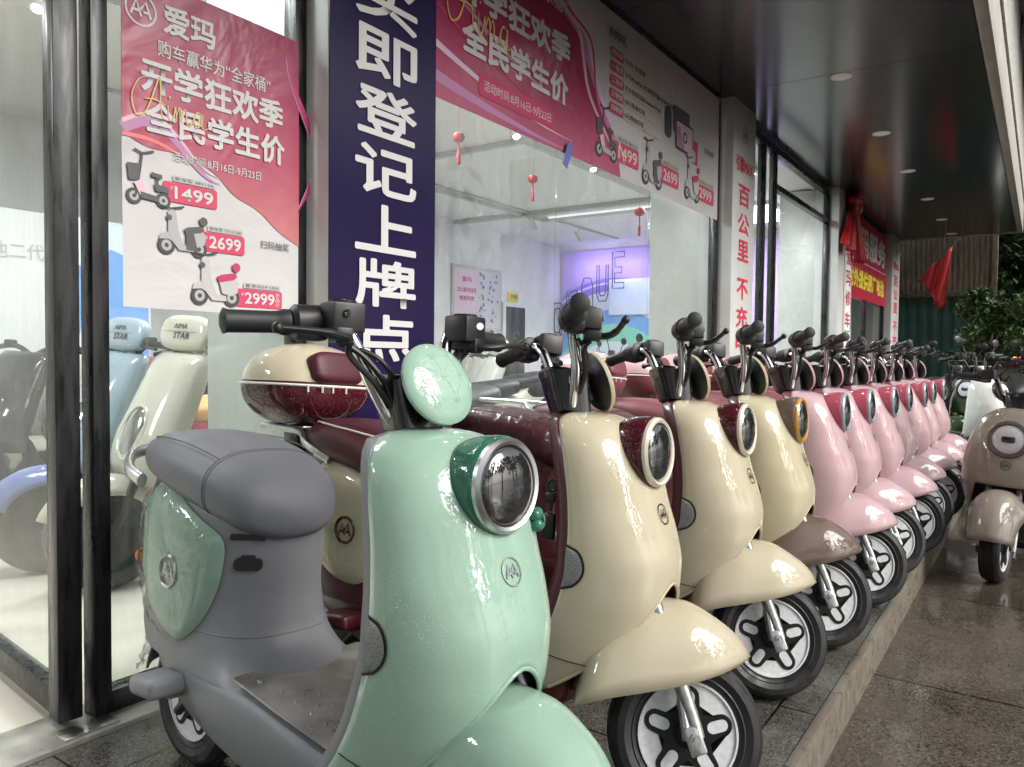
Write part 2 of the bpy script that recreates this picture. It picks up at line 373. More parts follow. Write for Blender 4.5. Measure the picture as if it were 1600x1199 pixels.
def solid(me, th, off=-1, bevel=0):
    o = bpy.data.objects.new('tmp', me); COL.objects.link(o)
    md = o.modifiers.new('s', 'SOLIDIFY'); md.thickness = th; md.offset = off; md.use_even_offset = False
    dg = bpy.context.evaluated_depsgraph_get(); dg.update()
    m2 = bpy.data.meshes.new_from_object(o.evaluated_get(dg)); bpy.data.objects.remove(o)
    return m2
# ------------------------------------------------------------------ lettering
_tx = {}
def text_mesh(body, shear=0.):
    if (body, shear) in _tx: return _tx[body, shear]
    cu = bpy.data.curves.new('t', 'FONT'); cu.body = body; cu.resolution_u = 3; cu.shear = shear
    o = bpy.data.objects.new('t', cu); COL.objects.link(o)
    dg = bpy.context.evaluated_depsgraph_get(); dg.update()
    me = bpy.data.meshes.new_from_object(o.evaluated_get(dg))
    vs = [tuple(q.co)[:2] for q in me.vertices]; fs = [tuple(p.vertices) for p in me.polygons]
    bpy.data.objects.remove(o); bpy.data.curves.remove(cu); bpy.data.meshes.remove(me)
    xs = [p[0] for p in vs]; ys = [p[1] for p in vs]
    x0, x1, y0, y1 = min(xs), max(xs), min(ys), max(ys)
    vs = [((x-x0)/(x1-x0), (y-y0)/(y1-y0)) for x, y in vs]
    _tx[body, shear] = (vs, fs); return vs, fs
def lettering(mb, body, x0, x1, y0, y1, bold=0., fn=None, z=.0, shear=0.):
    """fits the words into a box of a plane; fn maps (x, y, height) to 3D. bold: the strokes are laid again, shifted and each a hair higher"""
    vs, fs = text_mesh(body, shear)
    offs = [(0, 0)]
    if bold:
        k = 8; offs += [(bold*cos(2*pi*i/k), bold*sin(2*pi*i/k)) for i in range(k)]
    for i, (dx, dy) in enumerate(offs):
        w, h = x1-x0, y1-y0
        mb.add([fn(x0+bold+x*(w-2*bold)+dx, y0+bold+y*(h-2*bold)+dy, z+i*.00012) for x, y in vs], fs)
def wallfn(y): return lambda x, zz, h: (x, y-h, zz)
def rrect(x0, x1, y0, y1, r, n=5):
    out = []
    for cx, cy, a in ((x1-r, y1-r, 0), (x0+r, y1-r, 90), (x0+r, y0+r, 180), (x1-r, y0+r, 270)):
        out += [(cx+r*cos(R(a+90*k/n)), cy+r*sin(R(a+90*k/n))) for k in range(n+1)]
    return out
def flatpoly(mb, poly, fn, z): mb.add([fn(x, y, z) for x, y in poly], [tuple(range(len(poly)))])
def strip(mb, pts, wd, fn, z):
    """flat brush stroke along 2D points"""
    P = [V((p[0], p[1], 0)) for p in pts]; a = []
    for i, p in enumerate(P):
        t = (P[min(i+1, len(P)-1)]-P[max(i-1, 0)]).normalized(); q = V((-t.y, t.x, 0))*(wd[i] if isinstance(wd, (list, tuple)) else wd)/2
        a.append([fn(p.x+q.x, p.y+q.y, z), fn(p.x-q.x, p.y-q.y, z)])
    mb.grid(a)
def disc2(cx, cy, r, n=24, ry=None): return [(cx+r*cos(2*pi*k/n), cy+(ry or r)*sin(2*pi*k/n)) for k in range(n)]
def monogram(mb, cx, cy, r, fn, z, ring=.09):
    """double-A monogram in a ring, flat"""
    o, i = disc2(cx, cy, r, 36), disc2(cx, cy, r*(1-ring*1.6), 36)
    mb.grid([[fn(*p, z) for p in o], [fn(*p, z) for p in i]], cu=True)
    w = r*.16
    for pts in ([(-.62, -.42), (-.30, .48), (.02, -.42)], [(-.02, -.02), (.30, .48), (.62, -.42)], [(-.46, -.12), (-.12, -.12)], [(.14, -.12), (.46, -.12)]):
        strip(mb, [(cx+p[0]*r, cy+p[1]*r) for p in pts], w, fn, z+.0003)
        z += .0002
# ------------------------------------------------------------------ retro scooter: shapes (x forward, y left, z up)
SHK = [(.20, .150, .350, .170), (.26, .202, .400, .172), (.33, .256, .450, .174), (.40, .294, .487, .176), (.47, .318, .508, .177), (.53, .330, .510, .177),
       (.60, .331, .494, .176), (.67, .325, .468, .173), (.74, .312, .447, .170), (.79, .298, .424, .163), (.83, .280, .398, .147), (.855, .264, .370, .119), (.868, .257, .336, .074), (.873, .268, .298, .010)]
def sh(phi, z):
    xr, xf, w = ip(SHK, z)
    return V((xr+(xf-xr)*abs(cos(phi))**.9, w*copysign(abs(sin(phi))**.88, sin(phi)), z))
def sh_n(phi, z):
    a = sh(phi+.02, z)-sh(phi-.02, z); b = sh(phi, z+.006)-sh(phi, z-.006); return a.cross(b).normalized()
def zbot(phi): return .494-.287*abs(sin(phi))**1.6
G = {}
def build_scooter_parts():
    # --- front shield
    mb = MB(); P = []
    NV, NU = 44, 49
    for i in range(NV+1):
        t = (i/NV)**1.7; row = []
        for j in range(NU):
            ph = -pi/2+pi*j/(NU-1); z = .873+(zbot(ph)-.873)*t; row.append(sh(ph, z))
        P.append(row)
    mb.grid(P); G['front_shield'] = solid(mb.mesh('front_shield', sharp=0), .006)
    # rolled lip round the wheel opening
    mb = MB(); pts = []
    for j in range(33):
        ph = -1.12+2.24*j/32; pts.append(sh(ph, zbot(ph)+.002)+V((-.002, 0, 0)))
    mb.tube(pts, .0045, 8); G['shield_lip'] = mb.mesh('shield_lip')
    # --- inner panel
    mb = MB(); F = []; B = []
    for i in range(31):
        z = .872-(.872-.262)*i/30; xr, xf, w = ip(SHK, z); f = []; b = []
        for j in range(25):
            s = -1+2*j/24; e = (1-abs(s)**14)
            b.append(V((xr-.008-.040*e, w*.998*s, z))); f.append(V((xr-.0005+.012*(1-abs(s)**6), w*.999*s, z)))
        F.append(f); B.append(b)
    rings = [f+b[::-1] for f, b in zip(F, B)]
    mb.loft(rings); G['inner_panel'] = mb.mesh('inner_panel', sharp=60)
    # --- headlight
    c = V((.447, 0, .787)); T = Matrix.Rotation(R(-3), 3, 'Y') @ Matrix.Scale(1.02, 3)
    mb = MB(); prof = []
    for i in range(15):
        a = i/14; x = -.105+.105*a; prof.append((.080*max(0, 1-((1-a)*.99)**2.9)**(1/2.9)+.002, x))
    prof += [(.081, .004), (.078, .008), (.07, .006)]
    mb.lathe(prof, c, 'x', 40, T); G['headlight'] = mb.mesh('headlight')
    mb = MB(); mb.lathe([(.079, .004), (.0785, .014), (.073, .020), (.067, .017), (.064, .006)], c, 'x', 40, T); G['headlight_ring'] = mb.mesh('headlight_ring')
    mb = MB(); mb.lathe([(.066, .008)]+[(.066*cos(a), .010+.020*sin(a)) for a in [R(x) for x in (5, 15, 28, 42, 56, 70, 82)]]+[(.001, .0302)], c, 'x', 36, T); G['headlight_lens'] = mb.mesh('headlight_lens')
    # --- emblem on the shield
    def onsh(z0):
        def fn(x, y, h):
            z = z0+y; xr, xf, w = ip(SHK, z); ph = asin(max(-1, min(1, copysign((abs(x)/w)**(1/.88), x))))
            return sh(ph, z)+sh_n(ph, z)*(-.0018-h)*(-1 if sh_n(ph, z).x > 0 else 1)
        return fn
    mb = MB(); monogram(mb, 0, 0, .023, onsh(.648), .0005, .07); G['emblem'] = mb.mesh('emblem', sharp=0)
    mb = MB(); flatpoly(mb, disc2(0, 0, .0225, 28), onsh(.648), 0.0); G['emblem_plate'] = mb.mesh('emblem_plate', sharp=0)
    # --- half round reflectors on the rear edge of the shield
    for sgn in (-1, 1):
        for nm, r, h in (('reflector_frame', .050, .0016), ('reflector', .0445, .0030)):
            mb = MB(); P = []
            for i in range(13):
                zc = .530-r+2*r*(i/12); half = sqrt(max(1e-6, r*r-(zc-.530)**2)); row = []
                for j in range(9):
                    d = .001+half*.9*j/8; xr, xf, w = ip(SHK, zc); ph = acos(min(1, (d/(xf-xr))**(1/.9)))*sgn
                    n = sh_n(ph, zc); n = n if n.y*sgn > 0 else -n
                    row.append(sh(ph, zc)+n*(h+.003*(1-(j/8)**2)*(h > .002)))
                P.append(row)
            mb.grid(P); G[nm+('_r' if sgn < 0 else '_l')] = mb.mesh(nm, sharp=0)
    # --- front mudguard (wheel frame, axle at AX)
    AX = V((.548, 0, .172))
    mb = MB(); P = []; NS = 30
    ridge = [(0, -.255, .055), (.18, -.235, .155), (.34, -.18, .244), (.5, -.105, .286), (.65, -.025, .284), (.8, .055, .253), (.92, .112, .214), (1, .138, .182)]
    rim = [(0, -.262, .030, .060), (.18, -.235, .046, .100), (.34, -.19, .064, .120), (.5, -.12, .084, .130), (.65, -.042, .106, .127), (.8, .035, .132, .108), (.92, .098, .158, .068), (1, .140, .177, .012)]
    for i in range(NS+1):
        s = i/NS; rx, rz = ip(ridge, s); bx, bz, bw = ip(rim, s); row = []
        for j in range(25):
            a = -pi/2+pi*j/24; k = abs(cos(a))**.82
            row.append(AX+V((bx+(rx-bx)*k, bw*copysign(abs(sin(a))**.9, sin(a)), bz+(rz-bz)*k)))
        P.append(row)
    mb.grid(P); G['front_mudguard'] = solid(mb.mesh('front_mudguard', sharp=0), .004)
    # --- wheels
    tp = [(.108, -.030), (.116, -.040), (.124, -.044), (.127, -.0425), (.142, -.0485), (.157, -.045), (.165, -.037), (.1635, -.034), (.1685, -.029), (.1705, -.018), (.1675, -.0165), (.1675, -.0125), (.1715, -.011), (.172, -.003), (.169, -.002)]
    tp = tp+[(r, -h) for r, h in tp[::-1]]
    for nm, ax in (('front', AX), ('rear', V((-.50, 0, .172)))):
        mb = MB(); rings = []
        for r, h in tp: rings.append([ax+V((r*cos(2*pi*k/64), h, r*sin(2*pi*k/64))) for k in range(64)])
        mb.grid(rings, cu=True, cv=True); G[nm+'_tyre'] = mb.mesh('tyre', sharp=30)
        mb = MB()
        mb.lathe([(.112, -.034), (.111, -.041), (.1065, -.041), (.1055, -.0365), (.03, -.0355), (.002, -.0355)][::-1]+[(.112, -.03), (.112, .03)]+[(.111, .041), (.1065, .041), (.1055, .0365), (.03, .0355), (.002, .0355)], ax, 'y', 56)
        G[nm+'_rim'] = mb.mesh('rim', sharp=40)
        mb = MB(); ms = MB()
        for sg in (-1, 1):
            poly = []
            for k in range(5):
                a0 = 2*pi*k/5+.35; ca, sa = cos(a0), sin(a0); arm = [(.042, .0315), (.060, .0245), (.076, .0235)]
                arm += [(.0775+.0235*sin(R(t)), .0235*cos(R(t))) for t in (20, 40, 60, 80, 100, 120, 140, 160)]
                arm += [(.076, -.0235), (.060, -.0245), (.042, -.0315)]
                poly += [(r*ca+t*sa, r*sa-t*ca) for r, t in arm]
            mb.prism(poly, ax+V((0, sg*.0345, 0)), (1, 0, 0), (0, 0, 1), (0, sg, 0), .004)
            mb.lathe([(.001, .0), (.030, 0), (.028, .007), (.017, .012), (.001, .013)], ax+V((0, sg*.034, 0)), 'y', 24, Matrix.Scale(sg, 3, (0, 1, 0)))
            for k in range(5):
                a0 = 2*pi*k/5+.35; ca, sa = cos(a0), sin(a0)
                cap = [(.057+.0125*cos(R(t)), .0125*sin(R(t))) for t in range(90, 271, 20)]+[(.0785+.0125*cos(R(t)), .0125*sin(R(t))) for t in range(-90, 91, 20)]
                ms.prism([(r*ca+t*sa, r*sa-t*ca) for r, t in cap], ax+V((0, sg*.0375, 0)), (1, 0, 0), (0, 0, 1), (0, sg, 0), .0022)
        G[nm+'_star'] = mb.mesh('spoke_star', sharp=30); G[nm+'_slots'] = ms.mesh('spoke_inlay', sharp=30)
    # --- fork
    for sg, nm in ((-1, 'r'), (1, 'l')):
        mb = MB(); y = sg*.074
        a, b = AX+V((.0, y, .03)), AX+V((-.115, y*.95, .30))
        mb.tube([a+V((.012, 0, -.03)), a, b], [.0155, .0165, .0165], 14)
        mb.tube([a+V((-.01, sg*.002, -.035)), a+V((-.035, 0, .07))], [.013, .008], 10, sx=1.0)
        mb.box(AX+V((.004, y+sg*.010, -.004)), (.036, .012, .062), Matrix.Rotation(R(-24), 3, 'Y'), .006)
        mb.tube([AX+V((0, y, 0)), AX+V((0, y+sg*.034, 0))], .0055, 10)
        mb.tube([AX+V((0, y+sg*.016, 0)), AX+V((0, y+sg*.026, 0))], .0115, 6)
        G['fork_'+nm] = mb.mesh('fork_leg', sharp=35)
    # --- stem, handlebar
    mb = MB(); c0, c1 = V((.225, 0, .855)), V((.195, 0, .965)); rings = []
    for s, a, b in ((0, .030, .036), (.08, .044, .050), (.5, .050, .056), (.93, .056, .064), (1, .053, .061)):
        rings.append([c0.lerp(c1, s)+V((x, y, 0)) for x, y in sell(a, b, 4, 28)])
    for s, a, b in ((1, .047, .055), (.75, .044, .05)): rings.append([c0.lerp(c1, s)+V((x, y, .002)) for x, y in sell(a, b, 4, 28)])
    mb.loft(rings); G['stem_cover'] = mb.mesh('stem_cover', sharp=30)
    for sg, nm in ((-1, 'r'), (1, 'l')):
        path = spline([(.215, sg*.028, .86), (.208, sg*.055, .90), (.200, sg*.085, .955), (.185, sg*.105, 1.01), (.172, sg*.122, 1.040), (.158, sg*.155, 1.053), (.122, sg*.318, 1.046)], 7)
        mb = MB(); mb.tube(path, .0125, 12); G['bar_'+nm] = mb.mesh('handlebar')
        d = V((-.038, sg*.18, -.008)).normalized(); g0 = V((.140, sg*.215, 1.0505))
        mb = MB(); gp = [g0+d*t for t in (0, .002, .012, .02, .03, .104, .111, .115)]
        mb.tube(gp, [.012, .023, .023, .0200, .0190, .0195, .0220, .013], 16); G['grip_'+nm] = mb.mesh('grip', sharp=40)
        mb = MB(); Mr = Matrix.Rotation(atan2(d.y, d.x), 3, 'Z'); h = V((.150, sg*.185, 1.0525))
        mb.tube([h-d*.03, h-d*.026, h+d*.024, h+d*.032], [.022, .031, .031, .022], 16)
        mb.box(h+V((.005, 0, -.012)), (.062, .046, .040), Mr, .010); mb.box(h+V((-.018, 0, -.002)), (.030, .012, .014), Mr, .003); mb.box(h+V((-.016, -sg*.016, .014)), (.02, .01, .012), Mr, .003)
        G['switch_'+nm] = mb.mesh('switch_housing', sharp=35)
        mb = MB(); h2 = V((.198, sg*.146, 1.062))
        mb.box(h2, (.060, .062, .052), Matrix.Rotation(R(sg*8), 3, 'Z'), .005); mb.box(h2+V((.012, sg*.01, -.032)), (.034, .04, .03), Mr, .006)
        mb.tube([h2+V((.0, 0, .024)), h2+V((0, 0, .030))], .024, 18)
        G['reservoir_'+nm] = mb.mesh('brake_reservoir', sharp=30)
        mb = MB(); mb.tube([h2+V((.0, -sg*.0, .030)), h2+V((.0, 0, .032))], .006, 10); mb.tube([h2+V((.030, sg*.012, .006)), h2+V((.0335, sg*.010, .006))], .0075, 10); G['screw_'+nm] = mb.mesh('screw')
        mb = MB(); lp = spline([h2+V((.018, sg*.0, -.034)), h2+V((.045, sg*.028, -.036)), h2+V((.050, sg*.070, -.030)), h2+V((.036, sg*.140, -.028))], 6)
        mb.tube(lp, [.008]*6+[.0075]*6+[.006]*7, 10, sx=1.25); mb.blob(h2+V((.0355, sg*.144, -.028)), (.0095, .0095, .0095), nu=12, nv=8); G['lever_'+nm] = mb.mesh('brake_lever')
        mb = MB()
        for q in range(3): mb.tube(spline([h2+V((.014-.015*q, -sg*.006, -.045)), V((.200+.012*q, sg*(.128-.02*q), .995)), V((.222+.006*q, sg*(.090-.018*q), .95)), V((.224, sg*.045, .90)), V((.228, sg*.02, .86))], 6), .0062-.0008*q, 8)
        G['cable_'+nm] = mb.mesh('cable')
    # --- round dash shield, raked back
    c = V((.290, 0, .952)); T = Matrix.Rotation(R(-24), 3, 'Y')
    mb = MB(); mb.lathe([(.078, -.006), (.0785, .001), (.075, .006), (.06, .0125), (.04, .0165), (.02, .0185), (.001, .019)], c, 'x', 44, T); G['dash_face'] = mb.mesh('dash_shield')
    mb = MB(); mb.lathe([(.001, -.030), (.045, -.030), (.066, -.018), (.0765, -.004), (.0765, 0)], c, 'x', 44, T); mb.box(c+V((-.06, 0, -.045)), (.085, .060, .05), T, .012); G['dash_back'] = mb.mesh('dash_back', sharp=35)
    def ond(x, y, h):
        r = sqrt(x*x+y*y); hh = .0205*(1-(r/.09)**2.0)-.0008+h if False else ip([(0, .019), (.02, .0185), (.04, .0165), (.06, .0125), (.075, .006)], r)[0]+.0006+h
        return c+T @ V((hh, x, y))
    mb = MB()
    pts = [(-.05, .03), (-.012, .048), (.03, .052), (-.045, -.012), (.002, .008), (.045, .015), (-.025, -.048), (.022, -.035)]
    for i, p in enumerate(pts):
        monogram(mb, p[0], p[1], .0075, ond, .0002, .10)
        for q in pts[i+1:]:
            d = hypot(p[0]-q[0], p[1]-q[1])
            if .03 < d < .058: strip(mb, [(p[0]+(q[0]-p[0])*k, p[1]+(q[1]-p[1])*k) for k in (.2, .35, .5, .65, .8)], .0010, ond, .0001)
    G['dash_print'] = mb.mesh('dash_print', sharp=0)
    # --- floor tub and seat column
    mb = MB(); rings = []
    fk = [(-.60, .050, .345, .31), (-.52, .112, .345, .275), (-.42, .146, .343, .235), (-.30, .162, .341, .20), (-.18, .167, .340, .172), (-.05, .168, .337, .156), (.10, .166, .3165, .150), (.20, .160, .303, .155), (.26, .150, .305, .175), (.31, .120, .32, .21)]
    for i in range(37):
        x = -.60+.91*i/36; w, zt, zb = ip(fk, x)
        rings.append([V((x, a*(1-.12*max(0, -b)), (zt+zb)/2+b*(zt-zb)/2)) for a, b in [(p*w, q) for p, q in sell(1, 1, 5.5, 36)]])
    mb.loft(rings); G['floorboard'] = mb.mesh('floorboard', sharp=50)
    mb = MB(); rings = []
    ck = [(.322, .075, -.60, .164), (.331, .030, -.60, .163), (.340, -.012, -.60, .162), (.355, -.050, -.605, .160), (.38, -.086, -.61, .157), (.42, -.112, -.615, .152), (.50, -.124, -.62, .147), (.58, -.124, -.62, .146), (.64, -.118, -.615, .146), (.70, -.18, -.60, .13)]
    def col(z): return ip(ck, z)
    for i in range(33):
        z = .322+.378*i/32; xf, xr, w = col(z)
        rings.append([V(((xf+xr)/2+a, b, z)) for a, b in sell((xf-xr)/2, w, 2.8, 56)])
    mb.loft(rings); G['seat_column'] = mb.mesh('seat_column', sharp=50)
    def ycol(x, z):
        xf, xr, w = col(z); t = abs(x-(xf+xr)/2)/((xf-xr)/2)
        return w*max(0, 1-t**2.8)**(1/2.8)
    def side(x, z): a = V((x-.004, -ycol(x-.004, z), z)); b = V((x+.004, -ycol(x+.004, z), z)); t_ = (b-a).normalized(); return V((x, -ycol(x, z), z)), t_, V((t_.y, -t_.x, 0))
    mb = MB(); p_, t_, n_ = side(-.150, .555); mb.prism(rrect(-.029, .029, -.0125, .0125, .009), p_-n_*.003, t_, (0, 0, 1), n_, .010); mb.prism(rrect(-.015, .015, .0115, .019, .003), p_-n_*.003, t_, (0, 0, 1), n_, .007); G['seat_latch'] = mb.mesh('seat_latch', sharp=30)
    p_, t_, n_ = side(-.150, .612); mb = MB(); mb.prism(rrect(-.036, .036, -.006, .006, .003), p_-n_*.008, t_, (0, 0, 1), n_, .010); G['seat_gap'] = mb.mesh('seat_gap')
    # seam lines in the column
    mb = MB()
    for z in (.405,):
        xf, xr, w = col(z); mb.tube([V(((xf+xr)/2+a, b, z)) for a, b in sell((xf-xr)/2+.0005, w+.0005, 2.8, 60)], .0016, 6, closed=True)
    G['seam'] = mb.mesh('seam')
    # egg shaped side panels
    egg = [(-.192, .590), (-.194, .545), (-.206, .490), (-.234, .430), (-.275, .388), (-.325, .372), (-.41, .388), (-.49, .432), (-.545, .500), (-.558, .575), (-.535, .645), (-.475, .692), (-.41, .697), (-.33, .668), (-.26, .640), (-.208, .616)]
    ring = spline(egg+[egg[0]], 4)[:-1] if False else [V((p[0], p[1], 0)) for p in egg]
    fine = []
    n = len(egg)
    for i in range(n):
        p0, p1, p2, p3 = [V((*egg[(i+k) % n], 0)) for k in (-1, 0, 1, 2)]
        for k in range(5):
            t = k/5; fine.append(.5*((2*p1)+(p2-p0)*t+(2*p0-5*p1+4*p2-p3)*t*t+(3*p1-p0-3*p2+p3)*t**3))
    cen = V((-.335, .535, 0))
    def panel(sg, grow=0., th=.016, rough=0.):
        rings = []
        for j in range(13):
            r = 1-j/12*.97; row = []
            for k, p in enumerate(fine):
                q = cen+(p-cen)*(r*(1+grow)); y = ycol(q.x, q.y)
                y += th*sqrt(max(0, 1-r**4))*1.0+.002+grow*.12
                if rough: y += rough*(sin(k*.9+j*1.3)*sin(k*.37-j*.8)+.6*sin(k*2.1+j*.5))*.5
                row.append(V((q.x, sg*y, q.y)))
            rings.append(row)
        m_ = MB(); m_.loft(rings, cap=False); m_.f.append(tuple(range(len(m_.v)-len(fine), len(m_.v)))); return m_
    for sg, nm in ((-1, 'r'), (1, 'l')):
        G['side_panel_'+nm] = panel(sg).mesh('side_panel', sharp=0)
        def onp(x, y, h, sg=sg):
            q = V((-.352+sg*x*-1, .515+y, 0)); return V((q.x, sg*(ycol(q.x, q.y)+.0192+h), q.y))
        mb = MB(); monogram(mb, 0, 0, .036, onp, .001, .10); o_ = [onp(*p, .0012) for p in disc2(0, 0, .0355, 30)]; mb.tube(o_, .0032, 8, closed=True); G['panel_emblem_'+nm] = mb.mesh('panel_emblem', sharp=0)
        mb = MB(); flatpoly(mb, disc2(0, 0, .035, 30), onp, .0002); G['panel_emblem_plate_'+nm] = mb.mesh('emblem_plate', sharp=0)
        mb = MB(); mb.tube([V((-.53, sg*.06, .50)), V((-.57, sg*.105, .505))], .007, 8); mb.blob((-.574, sg*.118, .506), (.014, .022, .019)); G['blinker_'+nm] = mb.mesh('turn_signal')
        mb = MB(); mb.box((-.335, sg*.195, .285), (.105, .085, .042), Matrix.Rotation(R(-6), 3, 'Y'), .014, 3); mb.box((-.325, sg*.165, .27), (.05, .05, .03), None, .008); G['footpeg_'+nm] = mb.mesh('footpeg', sharp=45)
    G['film_panel'] = panel(-1, .05, .020, .006).mesh('plastic_film', sharp=0)
    # --- seat
    sk = [(-.632, .030, .758, .728), (-.625, .060, .776, .714), (-.600, .102, .797, .704), (-.55, .136, .810, .692), (-.48, .157, .815, .678), (-.40, .163, .813, .658), (-.32, .160, .804, .638), (-.25, .153, .789, .622), (-.19, .141, .768, .610), (-.15, .126, .744, .604), (-.125, .105, .718, .604), (-.110, .078, .692, .610), (-.102, .045, .668, .622), (-.099, .012, .652, .636)]
    mb = MB(); rings = []; xs = [-.632+.533*i/56 for i in range(57)]; xs = [-.632, -.630, -.627, -.622]+xs[1:-1]+[-.104, -.101, -.0995, -.099]; xs = sorted(set(round(x, 4) for x in xs))
    def seat_ring(x, cnt=40):
        w, zt, zb = ip(sk, x); zm = zb+(zt-zb)*.48; out = []
        for a, b in sell(1, 1, 2.6, cnt):
            out.append(V((x, a*w*(1-.06*max(0, -b)**2), zm+(b*(zt-zm) if b > 0 else b*(zm-zb)))))
        return out
    for x in xs: rings.append(seat_ring(x))
    mb.loft(rings); G['seat'] = mb.mesh('seat', sharp=0)
    mb = MB(); 
    for xq in (-.235, -.243): mb.tube(seat_ring(xq, 60), .0013, 6, closed=True)
    for sg in (-1, 1): mb.tube([V((x, sg*ip(sk, x)[0]*.80, ip(sk, x)[1]-.0145*ip(sk, x)[1]/.8)) for x in [-.58+.345*i/30 for i in range(31)]], .0014, 6)
    G['seat_seam'] = mb.mesh('seat_seam')
    mb = MB(); lp = []
    for k in range(72):
        t = 2*pi*k/72; x = -.365+.25*cos(t)*(abs(cos(t))**-.15 if abs(cos(t)) > .01 else 1); x = max(-.618, min(-.118, x)); w, zt, zb = ip(sk, x); y = w*.86*copysign(min(1, abs(sin(t))**.45), sin(t))
        u = min(.999, abs(y)/w); zm = zb+(zt-zb)*.48; lp.append(V((x, y, zm+(zt-zm)*(1-u**2.7)**(1/2.7)+.001)))
    mb.tube(lp, .0035, 6, closed=True); G['seat_piping'] = mb.mesh('seat_piping')
    mb = MB(); lo = [V((x, -ip(sk, x)[0]*.80, ip(sk, x)[2]+.021)) for x in [-.60+.495*i/40 for i in range(41)]]; lo2 = [V((p.x, -p.y, p.z)) for p in lo[::-1]]
    mb.tube(lo+lo2, .005, 8, closed=True); G['seat_gasket'] = mb.mesh('seat_gasket')
    mb = MB()
    for sg in (-1, 1):
        pts = []
        for k in range(13):
            z = .335-.012*k/12*2; xr, xf, w = ip(SHK, z); d = .006+.15*k/12; ph = acos(min(1, (d/(xf-xr))**(1/.9)))*sg
            if z > zbot(ph)+.004: n_ = sh_n(ph, z); n_ = n_ if n_.y*sg > 0 else -n_; pts.append(sh(ph, z)+n_*.0004)
        if len(pts) > 2: mb.tube(pts, .0013, 6)
    G['shield_seam'] = mb.mesh('shield_seam')
    mb = MB(); p_ = sh(.62, .715); n_ = sh_n(.62, .715); n_ = n_ if n_.x > 0 else -n_
    for k in range(4): a = pi/4+k*pi/2; t1 = n_.cross(V((0, 0, 1))).normalized(); t2 = n_.cross(t1); mb.blob(p_+n_*.008+t1*.013*cos(a)+t2*.013*sin(a), (.012, .012, .012), nu=12, nv=8)
    mb.tube([p_, p_+n_*.022], .007, 10); G['front_hook'] = mb.mesh('front_hook')
    # wrinkled clear cover over a seat
    mb = MB(); rings = []
    for i, x in enumerate(xs):
        row = []
        for k, p in enumerate(seat_ring(max(-.628, min(-.103, x)))):
            w_ = .004+.004*(sin(k*1.7+i*.9)+sin(k*.6-i*1.4)+.7*sin(i*2.3+k))
            d = V((0, p.y, p.z-.70)).normalized(); row.append(p+d*w_)
        rings.append(row)
    mb.loft(rings); G['film_seat'] = mb.mesh('plastic_film', sharp=0)
    # --- grab rail / carrier
    mb = MB(); mb.tube(spline([(-.52, -.155, .695), (-.60, -.150, .715), (-.67, -.105, .745), (-.695, 0, .755), (-.67, .105, .745), (-.60, .150, .715), (-.52, .155, .695)], 6), .017, 12, sx=.7); G['grab_rail'] = mb.mesh('grab_rail')
    mb = MB()
    for sg in (-1, 1): mb.tube(spline([(-.45, sg*.145, .695), (-.56, sg*.14, .735), (-.64, sg*.10, .765), (-.84, sg*.08, .772)], 6), .011, 10, sx=.8)
    mb.tube([(-.84, -.08, .772), (-.84, .08, .772)], .01, 8); mb.box((-.75, 0, .776), (.20, .15, .008), None, .003); G['carrier'] = mb.mesh('carrier')
    mb = MB()
    for sg in (-1, 1): mb.tube(spline([(-.45, sg*.145, .70), (-.60, sg*.135, .775), (-.66, sg*.10, .800), (-.88, sg*.09, .805), (-.90, sg*.05, .806), (-.90, 0, .806)], 6), .010, 10)
    for x in (-.70, -.78): mb.tube([(x, -.095, .803), (x, .095, .803)], .007, 8)
    G['rack'] = mb.mesh('rear_rack')
    # --- top box
    bc = V((-.735, 0, .905)); rx, ry, rz = .178, .192, .134
    def bell(th, zf): # zf -1..1
        k = max(0., 1-abs(zf)**2.2)**(1/2.2); e = sell(1, 1, 2.5, 64)
        return [bc+V((rx*k*a, ry*k*b, rz*zf)) for a, b in e]
    mb = MB(); mb.loft([bell(0, z) for z in [-.999, -.985, -.95, -.9, -.8, -.68, -.52, -.36, -.2, -.05, .07]]); G['box_base'] = mb.mesh('box_base', sharp=60)
    mb = MB(); mb.loft([bell(0, z) for z in [.078, .2, .34, .48, .62, .74, .84, .91, .955, .98, .993, .999]]); G['box_lid'] = mb.mesh('box_lid', sharp=60)
    mb = MB(); mb.tube([p+(p-bc)*.004 for p in bell(0, .0)], .0042, 6, closed=True)
    for q, (y0, y1) in enumerate(((-.125, -.085), (-.05, .0))):
        for y in (y0, y1): mb.tube([bc+V((rx*(1-abs(y/ry)**2.5)**(1/2.5)+.003, y, 0)), bc+V((rx*(1-abs(y/ry)**2.5)**(1/2.5)+.001, y+.003, -.020))], .0034, 6)
    G['box_piping'] = mb.mesh('box_piping')
    mb = MB(); mb.blob(bc+V((.150, -.02, .052)), (.034, .098, .052), .55, .5, M=Matrix.Rotation(R(-18), 3, 'Y')); G['box_pad'] = mb.mesh('box_pad')
    # --- tail, rear mudguard, stand, keys
    mb = MB(); mb.blob((-.555, 0, .585), (.05, .075, .05), .8, .8); G['tail_light'] = mb.mesh('tail_light')
    mb = MB(); P = []
    for i in range(19):
        a = R(58+112*i/18); r = .205; row = []
        for j in range(13):
            s = -1+2*j/12; row.append(V((-.50+(r-.045*abs(s)**3)*cos(a), s*.075, .172+(r-.045*abs(s)**3)*sin(a))))
        P.append(row)
    mb.grid(P); G['rear_mudguard'] = solid(mb.mesh('rear_mudguard', sharp=0), .006)
    mb = MB(); P = []
